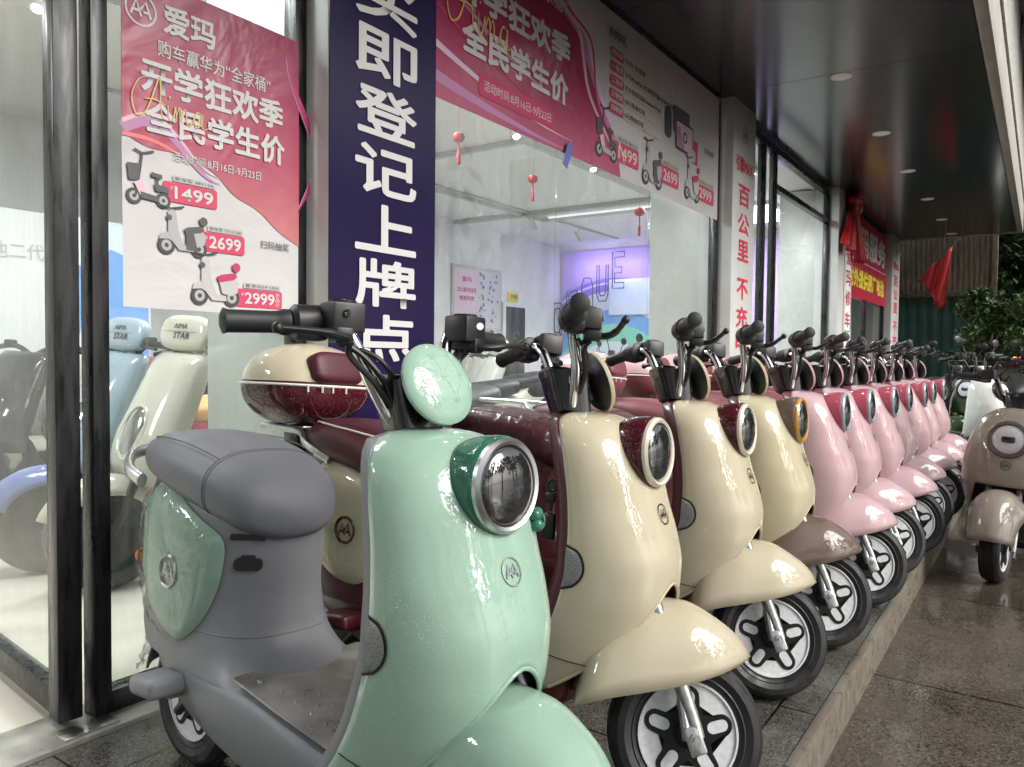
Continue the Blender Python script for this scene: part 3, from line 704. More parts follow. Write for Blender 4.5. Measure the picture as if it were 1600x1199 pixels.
    for i in range(25):
        a = R(100+72*i/24); row = []
        for j in range(21):
            s = -1+2*j/20; r = .215+.008*sin(i*1.1+j*.7)+.006*sin(i*2.3-j*1.9); row.append(V((-.50+(r-.05*abs(s)**3)*cos(a), s*(.09+.006*sin(i*1.7)), .172+(r-.05*abs(s)**3)*sin(a))))
        P.append(row)
    mb.grid(P); G['film_tail'] = mb.mesh('plastic_film', sharp=0)
    mb = MB(); mb.tube([(-.36, -.09, .24), (-.43, -.10, .17)], .012, 10); mb.tube(spline([(-.36, -.085, .25), (-.45, -.09, .40)], 10), .02, 10); G['shock'] = mb.mesh('shock_absorber')
    mb = MB(); mb.tube(spline([(-.05, .10, .17), (-.08, .17, .06), (-.085, .19, .012)], 5), .010, 8); mb.box((-.085, .20, .008), (.05, .03, .01), None, .003)
    mb.tube([(-.18, -.08, .18), (-.20, -.08, .05)], .008, 8); mb.tube([(-.18, .08, .18), (-.20, .08, .05)], .008, 8); mb.tube([(-.20, -.10, .05), (-.20, .10, .05)], .009, 8)
    G['stand'] = mb.mesh('stand')
    mb = MB(); mb.box((.02, 0, .155), (.42, .20, .02), None, .006); mb.box((-.32, 0, .20), (.30, .16, .05), None, .012); G['belly_pan'] = mb.mesh('belly_pan')
    mb = MB()
    xk = .272
    mb.tube([V((xk-.012+.011*cos(2*pi*k/14), -.135, .700+.013*sin(2*pi*k/14))) for k in range(14)], .003, 6, closed=True)
    mb.box((xk-.014, -.136, .672), (.028, .010, .026), None, .006); mb.tube([(xk-.012, -.136, .66), (xk-.012, -.138, .64)], .005, 6); mb.box((xk-.013, -.139, .606), (.034, .016, .062), None, .007)
    G['keys'] = mb.mesh('key_fob', sharp=40)
    # --- tread plate on the floor
    mb = MB()
    out = [(.225, -.120), (.205, -.146), (.04, -.155), (-.10, -.157), (-.104, -.15), (-.104, .15), (-.10, .157), (.04, .155), (.205, .146), (.225, .120)]
    mb.prism(out, (0, 0, .330), (1, 0, 0), (0, 1, 0), (0, 0, 1), .0045)
    for i in range(10):
        for j in range(9):
            x, y = .185-.024*i+.008*(j % 2), -.105+.0262*j
            if hypot(x-.17, y) < .05: continue
            if x < -.02: continue
            a = R(45 if (i+j) % 2 else -45)
            mb.blob((x, y, .3345), (.0085, .0024, .0020), nu=8, nv=5, M=Matrix.Rotation(a, 3, 'Z'))
    mb.tube([V((.16+.030*cos(2*pi*k/28), .03*sin(2*pi*k/28), .3348)) for k in range(28)], .0022, 6, closed=True)
    mb.tube([V((.16+.022*cos(2*pi*k/28), .022*sin(2*pi*k/28), .3348)) for k in range(28)], .0014, 6, closed=True)
    mb.lathe([(.001, .0045), (.006, .0045), (.007, .0)][::-1], (-.06, -.12, .3345), 'z', 14)
    mb.v = [(x, y, z-.0045-(x-.06)*.137) for x, y, z in mb.v]; G['floor_mat'] = mb.mesh('floor_mat', sharp=35)
build_scooter_parts()
PIV, AXI = V((.235, 0, .87)), V((-sin(R(22)), 0, cos(R(22))))
def steer(a, tilt=22): return Matrix.Translation(PIV) @ Matrix.Rotation(R(a), 4, V((-sin(R(tilt)), 0, cos(R(tilt))))) @ Matrix.Translation(-PIV)
def scooter(label, loc, yaw=-90, lean=-4, steer_deg=36, paint='cream', trim='maroon_trim', seat='maroon_seat', lamp='maroon', ring='cream_ring', guard=None, badge='star', box=None, rack=False, film=False, seat_film=False,
            piping=None, keys=False, group='retro electric scooters parked in a row', rimmat='rim', dash=None, dprint=False, mat='mat', pblade=None, hb=12):
    """one scooter: parts under an Empty on the ground, sub-parts under their parts"""
    t = thing('electric_scooter', label, 'scooter', loc, (R(lean), 0, R(yaw)), group)
    S = steer(steer_deg); H = steer(steer_deg+hb, 11); guard = guard or paint
    def P(nm, key, mat_, par=t, m=None): return inst(nm, G[key], mat_, par, m)
    s = P('front_shield', 'front_shield', paint); P('shield_lip', 'shield_lip', paint, s); P('emblem', 'emblem', badge, s)
    for k in 'rl': f = P('reflector_frame', 'reflector_frame_'+k, 'black', s); P('reflector', 'reflector_'+k, 'reflector', s)
    P('shield_seam', 'shield_seam', 'black', s)
    if dprint: P('front_hook', 'front_hook', 'mint_dark', s)
    ipn = P('inner_panel', 'inner_panel', trim)
    if keys: P('key_fob', 'keys', 'black', ipn)
    h = P('headlight', 'headlight', lamp); P('headlight_ring', 'headlight_ring', ring, h); P('headlight_lens', 'headlight_lens', 'lens', h)
    P('front_mudguard', 'front_mudguard', guard, t, S)
    for w in ('front', 'rear'):
        q = P('wheel', w+'_tyre', 'tyre', t, S if w == 'front' else None); P('rim', w+'_rim', rimmat, q); P('spoke_star', w+'_star', 'star', q); P('spoke_inlay', w+'_slots', rimmat, q)
    for k in 'rl':
        P('fork_leg', 'fork_'+k, 'silver', t, S)
    P('stem_cover', 'stem_cover', 'black_gloss', t, H)
    for k in 'rl':
        b = P('handlebar', 'bar_'+k, 'chrome', t, H); P('grip', 'grip_'+k, 'grip', b); P('switch_housing', 'switch_'+k, 'black', b); rs = P('brake_reservoir', 'reservoir_'+k, 'black', b); P('screw', 'screw_'+k, 'chrome', b)
        P('brake_lever', 'lever_'+k, 'black', b); P('cable', 'cable_'+k, 'black', b)
    d = P('dash_shield', 'dash_face', dash or paint, t, H); P('dash_back', 'dash_back', 'black', d)
    if dprint: P('dash_print', 'dash_print', 'print_pale', d)
    fl = P('floorboard', 'floorboard', trim); P('floor_mat', 'floor_mat', mat, fl)
    SB = Matrix.Translation(V((-.022, 0, 0)))
    c = P('seat_column', 'seat_column', trim if not pblade else pblade, t, SB); P('seat_latch', 'seat_latch', 'black', c); P('seat_gap', 'seat_gap', 'black', c); P('seam', 'seam', trim, c)
    for k in 'rl':
        p = P('side_panel', 'side_panel_'+k, paint, t, SB); P('panel_emblem', 'panel_emblem_'+k, 'ring' if badge != 'star' else 'maroon', p)
        if film and k == 'r': P('plastic_film', 'film_panel', 'film', p)
        P('turn_signal', 'blinker_'+k, 'amber', t, SB); P('footpeg', 'footpeg_'+k, trim)
    q = P('seat', 'seat', seat, t, SB); P('seat_seam', 'seat_seam', 'stitch' if seat == 'grey_seat' else seat, q)
    if piping: P('seat_piping', 'seat_piping', piping, q)
    if seat_film: P('plastic_film', 'film_seat', 'film', q)
    if box:
        cr = P('carrier', 'carrier', 'silver', t, SB); b = P('top_box', 'box_base', box[0], t, SB); P('box_lid', 'box_lid', box[1], b); P('box_piping', 'box_piping', 'white_pipe', b); P('box_pad', 'box_pad', box[2], b)
    elif rack: P('rear_rack', 'rack', 'ring', t, SB)
    else: P('grab_rail', 'grab_rail', 'ring' if seat == 'grey_seat' else trim, t, SB)
    P('tail_light', 'tail_light', 'red_plastic')
    mg = P('rear_mudguard', 'rear_mudguard', trim)
    if film: P('plastic_film', 'film_tail', 'film', mg)
    P('shock_absorber', 'shock', 'black'); P('stand', 'stand', 'black'); P('belly_pan', 'belly_pan', 'black')
    return t
PB = ('rose_trim', 'pink', 'rose_trim')
scooter('mint green retro scooter with grey seat and round mint dash shield, nearest of the row', (1.055, 1.188, 0), yaw=-96, lean=-2.6, steer_deg=-3, hb=0, paint='mint', trim='grey_trim', seat='grey_seat', lamp='mint_dark', ring='ring', badge='ring', film=True, dprint=True)
scooter('cream scooter with maroon trim, white piped maroon seat and a cream and maroon top box', (1.585, 1.18, 0), paint='cream', box=('maroon', 'cream', 'maroon_seat'), piping='white_pipe', keys=True, steer_deg=38)
scooter('cream scooter with maroon headlight and film wrapped maroon seat, no top box', (2.29, 1.20, 0), paint='cream', seat_film=True, steer_deg=37)
scooter('beige scooter with brown headlight, amber lamp ring and brown front mudguard', (2.80, 1.165, 0), paint='cream_b', trim='brown_trim', seat='brown_seat', lamp='brown', ring='amber_ring', guard='brown', steer_deg=35, rack=True)
PINKS = [(3.37, 1.13, 'first pink scooter of the row, directly beside the beige scooter with brown mudguard'), (3.91, 1.12, 'second pink scooter counted from the beige one, rose headlight'), (4.45, 1.095, 'third pink scooter counted from the beige one, rose headlight'),
         (5.0, 1.10, 'fourth pink scooter of the row, with a duller dusty pink mudguard'), (5.55, 1.08, 'third pink scooter from the far end of the row'), (6.1, 1.085, 'last pink scooter but one at the far end of the row'), (6.75, 1.08, 'farthest pink scooter, at the end of the row by the dark parked bikes')]
for i, (x, y, lb) in enumerate(PINKS):
    scooter(lb, (x, y, 0), yaw=-90+1.6*sin(i*1.9+1), paint='pink' if i not in (3,) else 'pink_b', trim='rose_trim', seat='rose_seat', lamp='rose', ring='rose_ring', steer_deg=33+5*sin(i*2.1), lean=-4+1.5*sin(i*1.3), box=PB if i < 5 else None)
# ------------------------------------------------------------------ ground and building shell
def slab(name, a, b, mat, label=None, bev=0.):
    o = put(name, MB().box2(a, b, bev), mat); return o
WY = 2.09
g = MB(); g.grid([[V((x, y, -.13)) for x in (-6, 0, 6, 14, 60)] for y in (.49, -4.2)]); struct(put('pavement', g, 'pave'))
g = MB(); g.grid([[V((x, y, -.25)) for x in (-60, 0, 14, 80, 200)] for y in (-4.2, -60)]); struct(put('road', g, 'asphalt'))
g = MB(); g.box2((-60, -4.35, -.30), (200, -4.2, -.126)); struct(put('kerbstone', g, 'kerb'))
g = MB(); g.grid([[V((x, y, -.26)) for x in (-200, 0, 300)] for y in (300, -300)]); struct(put('ground', g, 'asphalt'))
struct(slab('platform', (-6, .50, -.25), (14.2, 1.995, 0), 'plat'))
m = MB(); rk = random.Random(3)
for i in range(23): m.box2((-6+.88*i, .470+rk.uniform(-.0015, .0015), -.25), (-6+.88*i+.876, .4985, .002+rk.uniform(-.001, .001)), .004)
struct(put('platform_kerb', m, 'kerb'))
struct(slab('threshold', (-6, 1.996, -.2), (14.2, 2.20, .012), 'sill', bev=.004))
struct(slab('shop_floor', (-6, 2.201, -.2), (14.2, 12, .004), 'tile'))
struct(slab('shop_ceiling', (-6, 2.20, 3.02), (14.2, 12, 3.2), 'ceil'))
XE, YB = 12.03, 7.26
def wall(name, a, b, mat, label): return tag(slab(name, a, b, mat), label, 'wall')
wall('back_wall', (-6, YB, 0.004), (XE, YB+.2, 3.02), 'wall_white', 'white back wall of the showroom behind the wall calendar')
wall('side_wall', (XE, 2.35, 0.004), (XE+.2, YB+.2, 3.02), 'wall_white', 'far end wall of the showroom behind the rainbow arch')
wall('end_wall', (-6.2, 2.2, .004), (-6, YB+.2, 3.02), 'wall_white', 'near end wall of the showroom, off to the left')
# canopy
struct(slab('canopy_roof', (-6, .372, 3.06), (14.1, WY+.2, 3.35), 'fascia'))
cn = thing('canopy', 'dark glossy canopy soffit with round downlights over the scooters', 'canopy', (4, 1.2, 3.0))
def at(o, parent):  # keep world placement under a parent
    o.parent = parent; o.matrix_parent_inverse = Matrix.Translation(-V(parent.location)) if tuple(parent.rotation_euler) == (0, 0, 0) else parent.matrix_world.inverted(); return o
m = MB()
for x0 in [-6+1.675*i for i in range(12)]: m.box2((x0+.003, .380, 3.0), (x0+1.672, WY+.15, 3.055))
at(put('soffit_panels', m, 'soffit'), cn)
at(put('fascia', MB().box2((-6, .30, 2.985), (14.1, .371, 3.40), .006), 'fascia'), cn)
at(put('end_trim', MB().box2((14.101, .30, 2.985), (14.14, WY, 3.40)), 'fascia'), cn)
mm('downlight', pmat('lit downlight disc', (.6, .6, .58), .4, emit=(1, .96, .88), es=.2))
for x in (2.55, 4.18, 5.81, 7.44, 9.05, 10.72, 12.36, 13.8):
    l = thing('downlight', 'round recessed canopy downlight', 'downlight', (x, 1.22, 3.0), group='downlights in the dark canopy')
    tr = MB(); tr.lathe([(.052, -.004), (.072, -.004), (.074, -.001), (.074, .0), (.052, .0)], (0, 0, 0), 'z', 32); put('trim_ring', tr, 'wall_white', l)
    put('lamp_disc', MB().lathe([(.001, -.0025), (.052, -.0025), (.052, -.001)], (0, 0, 0), 'z', 28), 'downlight', l)
    dl = bpy.data.lights.new('downlight_beam', 'SPOT'); dl.energy = 7; dl.spot_size = R(150); dl.spot_blend = .5; dl.shadow_soft_size = .05; dl.color = (1, .97, .92); ol = bpy.data.objects.new('downlight_beam', dl); COL.objects.link(ol); ol.location = (x, 1.22, 2.985)
for i, o in enumerate([o for o in COL.objects if o.name.startswith('downlight') and 'category' in o]):
    o['label'] = ['canopy downlight above the mint and cream scooters', 'canopy downlight over the long pink banner', 'largest canopy downlight in view, near the first red lettered pillar', 'second canopy downlight along, beyond the largest one', 'third canopy downlight, in front of the red silk bow', 'fourth canopy downlight, above the red service banner', 'fifth canopy downlight, over the last white pillar', 'last small canopy downlight at the far canopy end'][i]
# overhanging upper storey beyond the canopy edge
ub = thing('balcony', 'rough pale concrete balcony underside with ribs above the canopy edge', 'balcony', (8, -.3, 4.2))
at(put('balcony_slab', MB().box2((-6, -.55, 4.55), (30, .28, 4.75)), 'concrete'), ub)
m = MB()
for i in range(22): m.box2((-4+1.5*i, -.52, 4.30), (-3.75+1.5*i, .27, 4.549), .01)
at(put('rib', m, 'concrete'), ub)
at(put('upper_wall', MB().box2((-6, .281, 3.401), (30, .45, 7)), 'concrete'), ub)
at(put('parapet', MB().box2((-6, -.65, 4.45), (30, -.551, 5.6), .01), 'fascia'), ub)

# ------------------------------------------------------------------ pillars
def vletters(parent, name, words, mat, xc, w, h, zs, y, bold=.004):
    m = MB(); fn = wallfn(y)
    for ch, z in zip(words, zs):
        if ch != ' ': lettering(m, ch, xc-w/2, xc+w/2, z-h/2, z+h/2, bold, fn, .0015)
    return at(put(name, m, mat, sharp=0), parent)
def pillar(x0, x1, label, y0=1.975, y1=2.65):
    p = thing('shop_pillar', label, 'pillar', ((x0+x1)/2, y0, 0)); at(put('pillar_body', MB().box2((x0, y0, .013), (x1, y1, 2.999), .004), 'pillar_white'), p)
    return p
p1 = pillar(1.77, 2.315, 'white pillar carrying the indigo banner with large white characters')
b = thing('pillar_banner', 'indigo vertical banner with large white characters on the first pillar', 'banner', (2.04, 1.972, 1.5))
at(put('banner_sheet', MB().box2((1.772, 1.9705, .30), (2.313, 1.9735, 2.98)), 'purple_panel'), b)
vletters(b, 'characters', '购买即登记上牌点', 'ink_white', 2.043, .315, .172, [2.475, 2.272, 2.070, 1.867, 1.662, 1.458, 1.262, 1.064], 1.969, .005)
def red_pillar(x0, x1, label, sub, chars, zs, h=.165, wd=.5):
    p = pillar(x0, x1, label); xc = (x0+x1)/2; fn = wallfn(1.9735); w = x1-x0
    m = MB(); lettering(m, sub, xc-w*.38, xc+w*.38, 2.46, 2.585, .003, fn, .0005); at(put('sub_heading', m, 'ink_red', sharp=0), p)
    m = MB(); monogram(m, xc, 2.765, .062, fn, .0005, .07); at(put('emblem', m, 'ink_dark', sharp=0), p)
    vletters(p, 'characters', chars, 'ink_red', xc, w*wd, h, zs, 1.9735, .004); return p
red_pillar(5.79, 6.325, 'white pillar with 引擎MAX heading and red vertical characters, right of the long pink banner', '引擎MAX', '百公里 不充电', [2.287, 2.07, 1.86, 0, 1.56, 1.34, 1.14])
p3 = pillar(9.46, 10.2, 'white pillar under the red silk bow with red repair lettering')
pb = thing('pillar_sign', 'narrow white strip sign with red vertical lettering below the silk bow', 'sign', (9.98, 1.972, 1.5))
at(put('sign_board', MB().box2((9.78, 1.962, .5), (10.17, 1.9735, 2.42), .002), 'wall_white'), pb)
vletters(pb, 'characters', '爱玛修车 充电', 'ink_red', 9.975, .26, .19, [2.25, 2.0, 1.76, 1.50, 0, 1.12, .90], 1.961, .004)
m = MB(); fn = wallfn(1.961)
for q in ([(9.81, 1.36), (9.81, 2.38)], [(10.14, 1.36), (10.14, 2.38)], [(9.81, 1.36), (10.14, 1.36)], [(9.81, 2.38), (10.14, 2.38)]): strip(m, q, .012, fn, .0008)
at(put('border', m, 'ink_dark', sharp=0), pb)
red_pillar(13.3, 14.05, 'farthest white pillar with red vertical characters at the canopy end', '引擎MAX', '百公里 不充电', [2.287, 2.07, 1.86, 0, 1.56, 1.34, 1.14])

# ------------------------------------------------------------------ glazing
def window(name, label, x0, x1, z0, z1, mull, gm='glass', cat='window', rails=(), fw=.045, left=True, right=True, joints=()):
    w = thing(name, label, cat, ((x0+x1)/2, WY, z0)); y0, y1 = WY-.012, WY+.05
    if left: at(put('stile', MB().box2((x0, y0, z0), (x0+fw, y1, z1), .002), 'frame'), w)
    if right: at(put('stile', MB().box2((x1-fw, y0, z0), (x1, y1, z1), .002), 'frame'), w)
    a, bq = (x0+fw if left else x0), (x1-fw if right else x1)
    at(put('bottom_rail', MB().box2((a, y0, z0), (bq, y1, z0+.06), .002), 'frame'), w); at(put('top_rail', MB().box2((a, y0, z1-.06), (bq, y1, z1), .002), 'frame'), w)
    edges = [a]+list(joints)+[bq]
    for e0, e1 in zip(edges, edges[1:]): at(put('pane', MB().box2((e0+.002, WY+.014, z0+.06), (e1-.002, WY+.024, z1-.06)), gm), w)
    for x in mull: at(put('mullion', MB().box2((x-fw/2, y0-.002, z0+.06), (x+fw/2, y1+.002, z1-.06), .002), 'frame'), w)
    for z, xa, xb in rails: at(put('transom', MB().box2((xa, y0+.003, z-.025), (xb, y1+.004, z+.025), .002), 'frame'), w)
    return w
window('shop_window', 'fixed glass panel behind the pink price poster, beside the open door', 1.048, 1.768, .013, 2.98, [], 'glass_dirty')
window('display_window', 'wide frameless jointed shop window under the long pink banner', 2.316, 5.788, .013, 2.98, [], 'glass', left=False, fw=.05, joints=(3.44, 4.585))
window('shop_window', 'tall dark framed shopfront glazing between the two red lettered pillars', 6.326, 9.458, .013, 2.98, [6.95, 7.30], 'glass_clean', rails=((2.62, 7.33, 9.40),))
window('shop_window', 'shopfront glazing behind the red service banner', 10.201, 13.298, .013, 2.98, [11.8], 'glass_clean')
window('shop_window', 'shopfront glazing at the very left edge beyond the open door', -6, .10, .013, 2.98, [-1, -2.4, -4], 'glass_clean')
# open door leaf, swung inward
dr = thing('glass_door', 'black framed glass door standing open inward at the left', 'door', (.985, WY, .02), (0, 0, R(84)))
def local(o): o.parent = dr; return o
local(put('door_stile', MB().box2((-.012, -.030, .012), (.058, .030, 2.6), .003), 'frame')); local(put('door_stile', MB().box2((.93, -.030, .012), (1.0, .030, 2.6), .003), 'frame'))
local(put('bottom_rail', MB().box2((.059, -.022, .012), (.929, .022, .085), .003), 'frame')); local(put('top_rail', MB().box2((.059, -.022, 2.53), (.929, .022, 2.6), .003), 'frame'))
local(put('pane', MB().box2((.059, -.005, .086), (.929, .005, 2.529)), 'glass_dirty'))
tb = thing('entrance_frame', 'black aluminium head beam with glass above the open door', 'door frame', (.5, WY, 2.63))
at(put('head_beam', MB().box2((.101, WY-.01, 2.63), (1.046, WY+.05, 2.70), .002), 'frame'), tb); at(put('pane', MB().box2((.102, WY+.014, 2.702), (1.045, WY+.024, 2.98)), 'glass'), tb)
at(put('door_jamb', MB().box2((.101, WY-.012, .013), (.15, WY+.05, 2.629), .002), 'frame'), tb)
tag(put('floor_spring', MB().box((1.01, 2.05, .0135), (.14, .07, .004), None, .001), 'silver'), 'small metal floor plate at the foot of the open door', 'door plate')

# ------------------------------------------------------------------ posters
def rip(x, z): return .0016*sin(x*9+z*2)+.0012*sin(x*5-z*6)
def postermat(name, kind):
    m = pmat(name, (.7, .7, .7), .32, spec=.5); t = NT(m); b = t.n['Principled BSDF']; tc = t.add('ShaderNodeTexCoord')
    n = t.add('ShaderNodeTexNoise', i_Scale=4., i_Detail=3., i_Distortion=.8); t.link(tc.outputs['Object'], n.inputs['Vector'])
    bp = t.add('ShaderNodeBump', i_Strength=.45, i_Distance=.03); t.link(n.outputs['Fac'], bp.inputs['Height']); t.link(bp.outputs[0], b.inputs['Normal'])
    sp = t.add('ShaderNodeSeparateXYZ'); t.link(tc.outputs['Object'], sp.inputs[0])
    r = t.add('ShaderNodeValToRGB'); mr = t.add('ShaderNodeMapRange'); t.link(sp.outputs[2], mr.inputs[0]); t.link(mr.outputs[0], r.inputs[0]); e = r.color_ramp.elements
    mr.inputs[1].default_value, mr.inputs[2].default_value = kind[:2]
    for k, (p, c) in enumerate(kind[2]):
        q = e[k] if k < 2 else e.new(p); q.position = p; q.color = c4(c)
    t.link(r.outputs[0], b.inputs['Base Color']); return m
mm('poster_pink', postermat('printed magenta to coral', (1.38, 2.04, [(0, (.56, .19, .20)), (1, (.29, .024, .085)), (.35, (.45, .085, .14))])))
mm('poster_white', postermat('printed poster paper', (0, 3, [(0, (.60, .585, .59)), (1, (.58, .57, .575))]))); mm('banner_pink', postermat('printed magenta', (2.06, 2.98, [(0, (.44, .10, .18)), (1, (.33, .022, .085)), (.4, (.36, .032, .10))])))
def sheet(x0, x1, z0, z1, fn, z, nx=24, nz=24, clip=None):
    m = MB(); m.grid([[fn(x0+(x1-x0)*i/nx, z0+(z1-z0)*j/nz, z) for i in range(nx+1)] for j in range(nz+1)]); return m
def mini_scooter(mb, mats, x, z, w, h, fn, kind, zz):
    """flat printed picture of a scooter; mats -> dict of MB by ink"""
    X = lambda u: x+u*w; Z = lambda v: z+v*h
    P = lambda pts: [(X(a), Z(b)) for a, b in pts]
    rw = .17
    for cx in (.17, .83):
        flatpoly(mb['ink_dark'], disc2(X(cx), Z(.17), rw*w, 20, rw*w), fn, zz); flatpoly(mb['ink_silver'], disc2(X(cx), Z(.17), rw*w*.6, 16), fn, zz+.0004); flatpoly(mb['ink_dark'], disc2(X(cx), Z(.17), rw*w*.25, 10), fn, zz+.0008)
    body = mats[0]; st = mats[1]
    if kind == 0:
        strip(mb['ink_dark'], P([(.20, .18), (.30, .60), (.36, .92)]), .05*w, fn, zz+.001); strip(mb['ink_dark'], P([(.18, .95), (.36, .90), (.62, .97)]), .045*w, fn, zz+.0012)
        flatpoly(mb['ink_steel'], P([(.02, .70), (.30, .72), (.27, .44), (.06, .42)]), fn, zz+.0014)
        flatpoly(mb['ink_blush'], P([(.16, .40), (.34, .46), (.44, .22), (.30, .20)]), fn, zz+.0016)
        flatpoly(mb[body], P([(.30, .26), (.70, .22), (.72, .13), (.32, .15)]), fn, zz+.0018)
        flatpoly(mb['ink_steel'], P([(.55, .62), (.80, .60), (.80, .53), (.56, .54)]), fn, zz+.002); strip(mb['ink_dark'], P([(.68, .55), (.70, .3)]), .05*w, fn, zz+.0021); flatpoly(mb['ink_steel'], P([(.62, .44), (.95, .40), (.95, .30), (.64, .32)]), fn, zz+.0022)
    else:
        flatpoly(mb[body], P([(.02, .28), (.06, .38), (.16, .44), (.28, .42), (.36, .22), (.20, .30)]), fn, zz+.001)
        flatpoly(mb[body], P([(.20, .84), (.28, .90), (.36, .84), (.40, .50), (.50, .22), (.70, .20), (.72, .10), (.42, .10), (.30, .24), (.20, .44)]), fn, zz+.0014)
        flatpoly(mb[body], P([(.56, .46), (.86, .58), (.98, .44), (.94, .26), (.80, .20), (.62, .24)]), fn, zz+.0018)
        flatpoly(mb[st], P([(.52, .54), (.60, .58), (.90, .64), (.94, .56), (.86, .50), (.60, .44), (.54, .46)]), fn, zz+.002)
        if kind == 1: flatpoly(mb[st], P([(.56, .46), (.72, .46), (.80, .12), (.56, .12)]), fn, zz+.0019)
        flatpoly(mb['ink_steel'], disc2(X(.22), Z(.72), .055*w, 14), fn, zz+.0022); strip(mb['ink_dark'], P([(.06, .93), (.26, .90), (.52, .97)]), .035*w, fn, zz+.0024)
        flatpoly(mb[st], disc2(X(.92), Z(.74), .085*w, 16), fn, zz+.0024)
def script(mb, x0, x1, y0, y1, wd, fn, z):
    """handwritten word in thin pen strokes"""
    S_ = [[(.16, .95), (.02, .82), (-.07, .42), (-.02, .03), (.08, .08), (.15, .30), (.22, .68), (.285, 1.0), (.30, .85), (.30, .45), (.32, .12), (.37, .05)], [(.10, .42), (.22, .46), (.36, .40)], [(.40, .42), (.40, .16), (.43, .06), (.47, .15), (.50, .42), (.508, .08)], [(.415, .58), (.43, .64)],
          [(.508, .22), (.55, .42), (.575, .34), (.58, .08)], [(.58, .22), (.62, .42), (.645, .34), (.65, .12), (.69, .06), (.73, .15), (.77, .36), (.83, .44)], [(.86, .38), (.80, .44), (.755, .25), (.78, .07), (.84, .15), (.875, .42), (.87, .14), (.91, .06), (1.0, .22)]]
    for i, s in enumerate(S_):
        p = spline([(x0+(x1-x0)*a, y0+(y1-y0)*b, 0) for a, b in s], 6); n = len(p)-1
        strip(mb, [(q.x, q.y) for q in p], [wd*(.45+.55*sin(pi*k/max(1, n))) for k in range(n+1)], fn, z+.0002*i)
class Inks(dict):
    def __missing__(s, k): s[k] = MB(); return s[k]
def finish(inks, parent, names={}):
    for k, m in inks.items(): at(put(names.get(k, k.replace('ink_', '')+'_print'), m, k, sharp=0), parent)
def finish_group(inks, parent, name, first):
    o = at(put(name, inks[first], first, sharp=0), parent)
    for k, m in inks.items():
        if k != first: put(k.replace('ink_', '')+'_print', m, k, o, sharp=0)
# poster on the left glass
PY = 2.066
def pf(x, z, h): return (x, PY-h+rip(x, z), z)
po = thing('price_poster', 'pink and white price poster with three printed scooters on the left glass', 'poster', (1.42, PY, 1.58))
at(put('poster_sheet', sheet(1.124, 1.722, 1.128, 2.04, pf, 0), 'poster_white', sharp=0), po)
K = Inks(); wave = spline([(1.124, 1.60, 0), (1.20, 1.575, 0), (1.30, 1.575, 0), (1.40, 1.545, 0), (1.47, 1.49, 0), (1.56, 1.455, 0), (1.64, 1.40, 0), (1.722, 1.365, 0)], 5)
K['poster_pink'].grid([[pf(p.x, p.y+(2.04-p.y)*j/10, .0022) for p in wave] for j in range(11)])
for dz, wd, ink in ((.012, .030, 'ink_mauve'), (.030, .010, 'ink_blush'), (-.004, .010, 'ink_coral')):
    strip(K[ink], [(1.124+.3*i/20, 1.60+dz+.05*sin(i*.25)*(.3 if dz < 0 else 1)-.05*(i/20)) for i in range(21)], [wd*(1-(i/20)**2)+.001 for i in range(21)], pf, .0028+dz*.01)
for i, (x0, ink) in enumerate(((1.70, 'ink_mauve'), (1.705, 'ink_magenta'))):
    strip(K[ink], [(x0-.06*cos(j*.25)+.03, 1.98-.5*j/20) for j in range(21)], [.022*sin(pi*j/20)+.002 for j in range(21)], pf, .003+i*.0004)
K['ink_white']; monogram(K['ink_white'], 1.178, 1.945, .046, pf, .004, .08)
lettering(K['ink_white'], '爱玛', 1.243, 1.408, 1.905, 1.988, .0025, pf, .004); lettering(K['ink_white'], '购车赢华为“全家桶”', 1.226, 1.606, 1.835, 1.882, .0005, pf, .004)
lettering(K['ink_white'], '开学狂欢季', 1.178, 1.655, 1.728, 1.822, .003, pf, .004); lettering(K['ink_white'], '全民学生价', 1.187, 1.660, 1.615, 1.708, .003, pf, .0055)
script(K['ink_gold'], 1.165, 1.39, 1.655, 1.775, .0042, pf, .0075); lettering(K['ink_white'], '活动时间:8月16日-9月23日', 1.27, 1.567, 1.552, 1.580, .0003, pf, .004)
for (x0, x1, z0, z1, p, cap) in ((1.24, 1.412, 1.435, 1.492, '1499', '48V12A'), (1.35, 1.508, 1.308, 1.365, '2699', '72V21.8A'), (1.475, 1.652, 1.150, 1.206, '2999', '2024 UIIA')):
    K0, K = K, Inks(); flatpoly(K['ink_tag'], rrect(x0, x1, z0, z1, .008), pf, .0035); flatpoly(K['ink_grey'], [(x0+.03, z1+.003), (x1-.006, z1+.003), (x1-.006, z1+.020), (x0+.03, z1+.020)], pf, .0035)
    lettering(K['ink_white'], p, x0+.034, x1-(.030 if p == '2999' else .014), z0+.010, z1-.010, .0012, pf, .0042); lettering(K['ink_white'], '¥', x0+.022, x0+.030, z1-.022, z1-.012, 0, pf, .0042)
    lettering(K['ink_dark'], ('新车型 ' if p != '2999' else '首发')+cap, x0+.036, x1-.012, z1+.006, z1+.017, 0, pf, .0042)
    if p == '2999': [lettering(K['ink_white'], c, x1-.026, x1-.010, z0+.006+.0155*(2-q), z0+.020+.0155*(2-q), 0, pf, .0042) for q, c in enumerate('新品价')]
    finish_group(K, po, 'price_tag', 'ink_tag'); K = K0
for q, a in enumerate(((('ink_steel', 'ink_steel'), 1.132, 1.405, .13, .165), (('ink_silver', 'ink_steel'), 1.222, 1.285, .155, .145), (('ink_grey', 'ink_magenta'), 1.325, 1.146, .165, .165))): K2 = Inks(); mini_scooter(K2, *a, pf, q, .0048); finish_group(K2, po, 'scooter_picture', a[0][0])
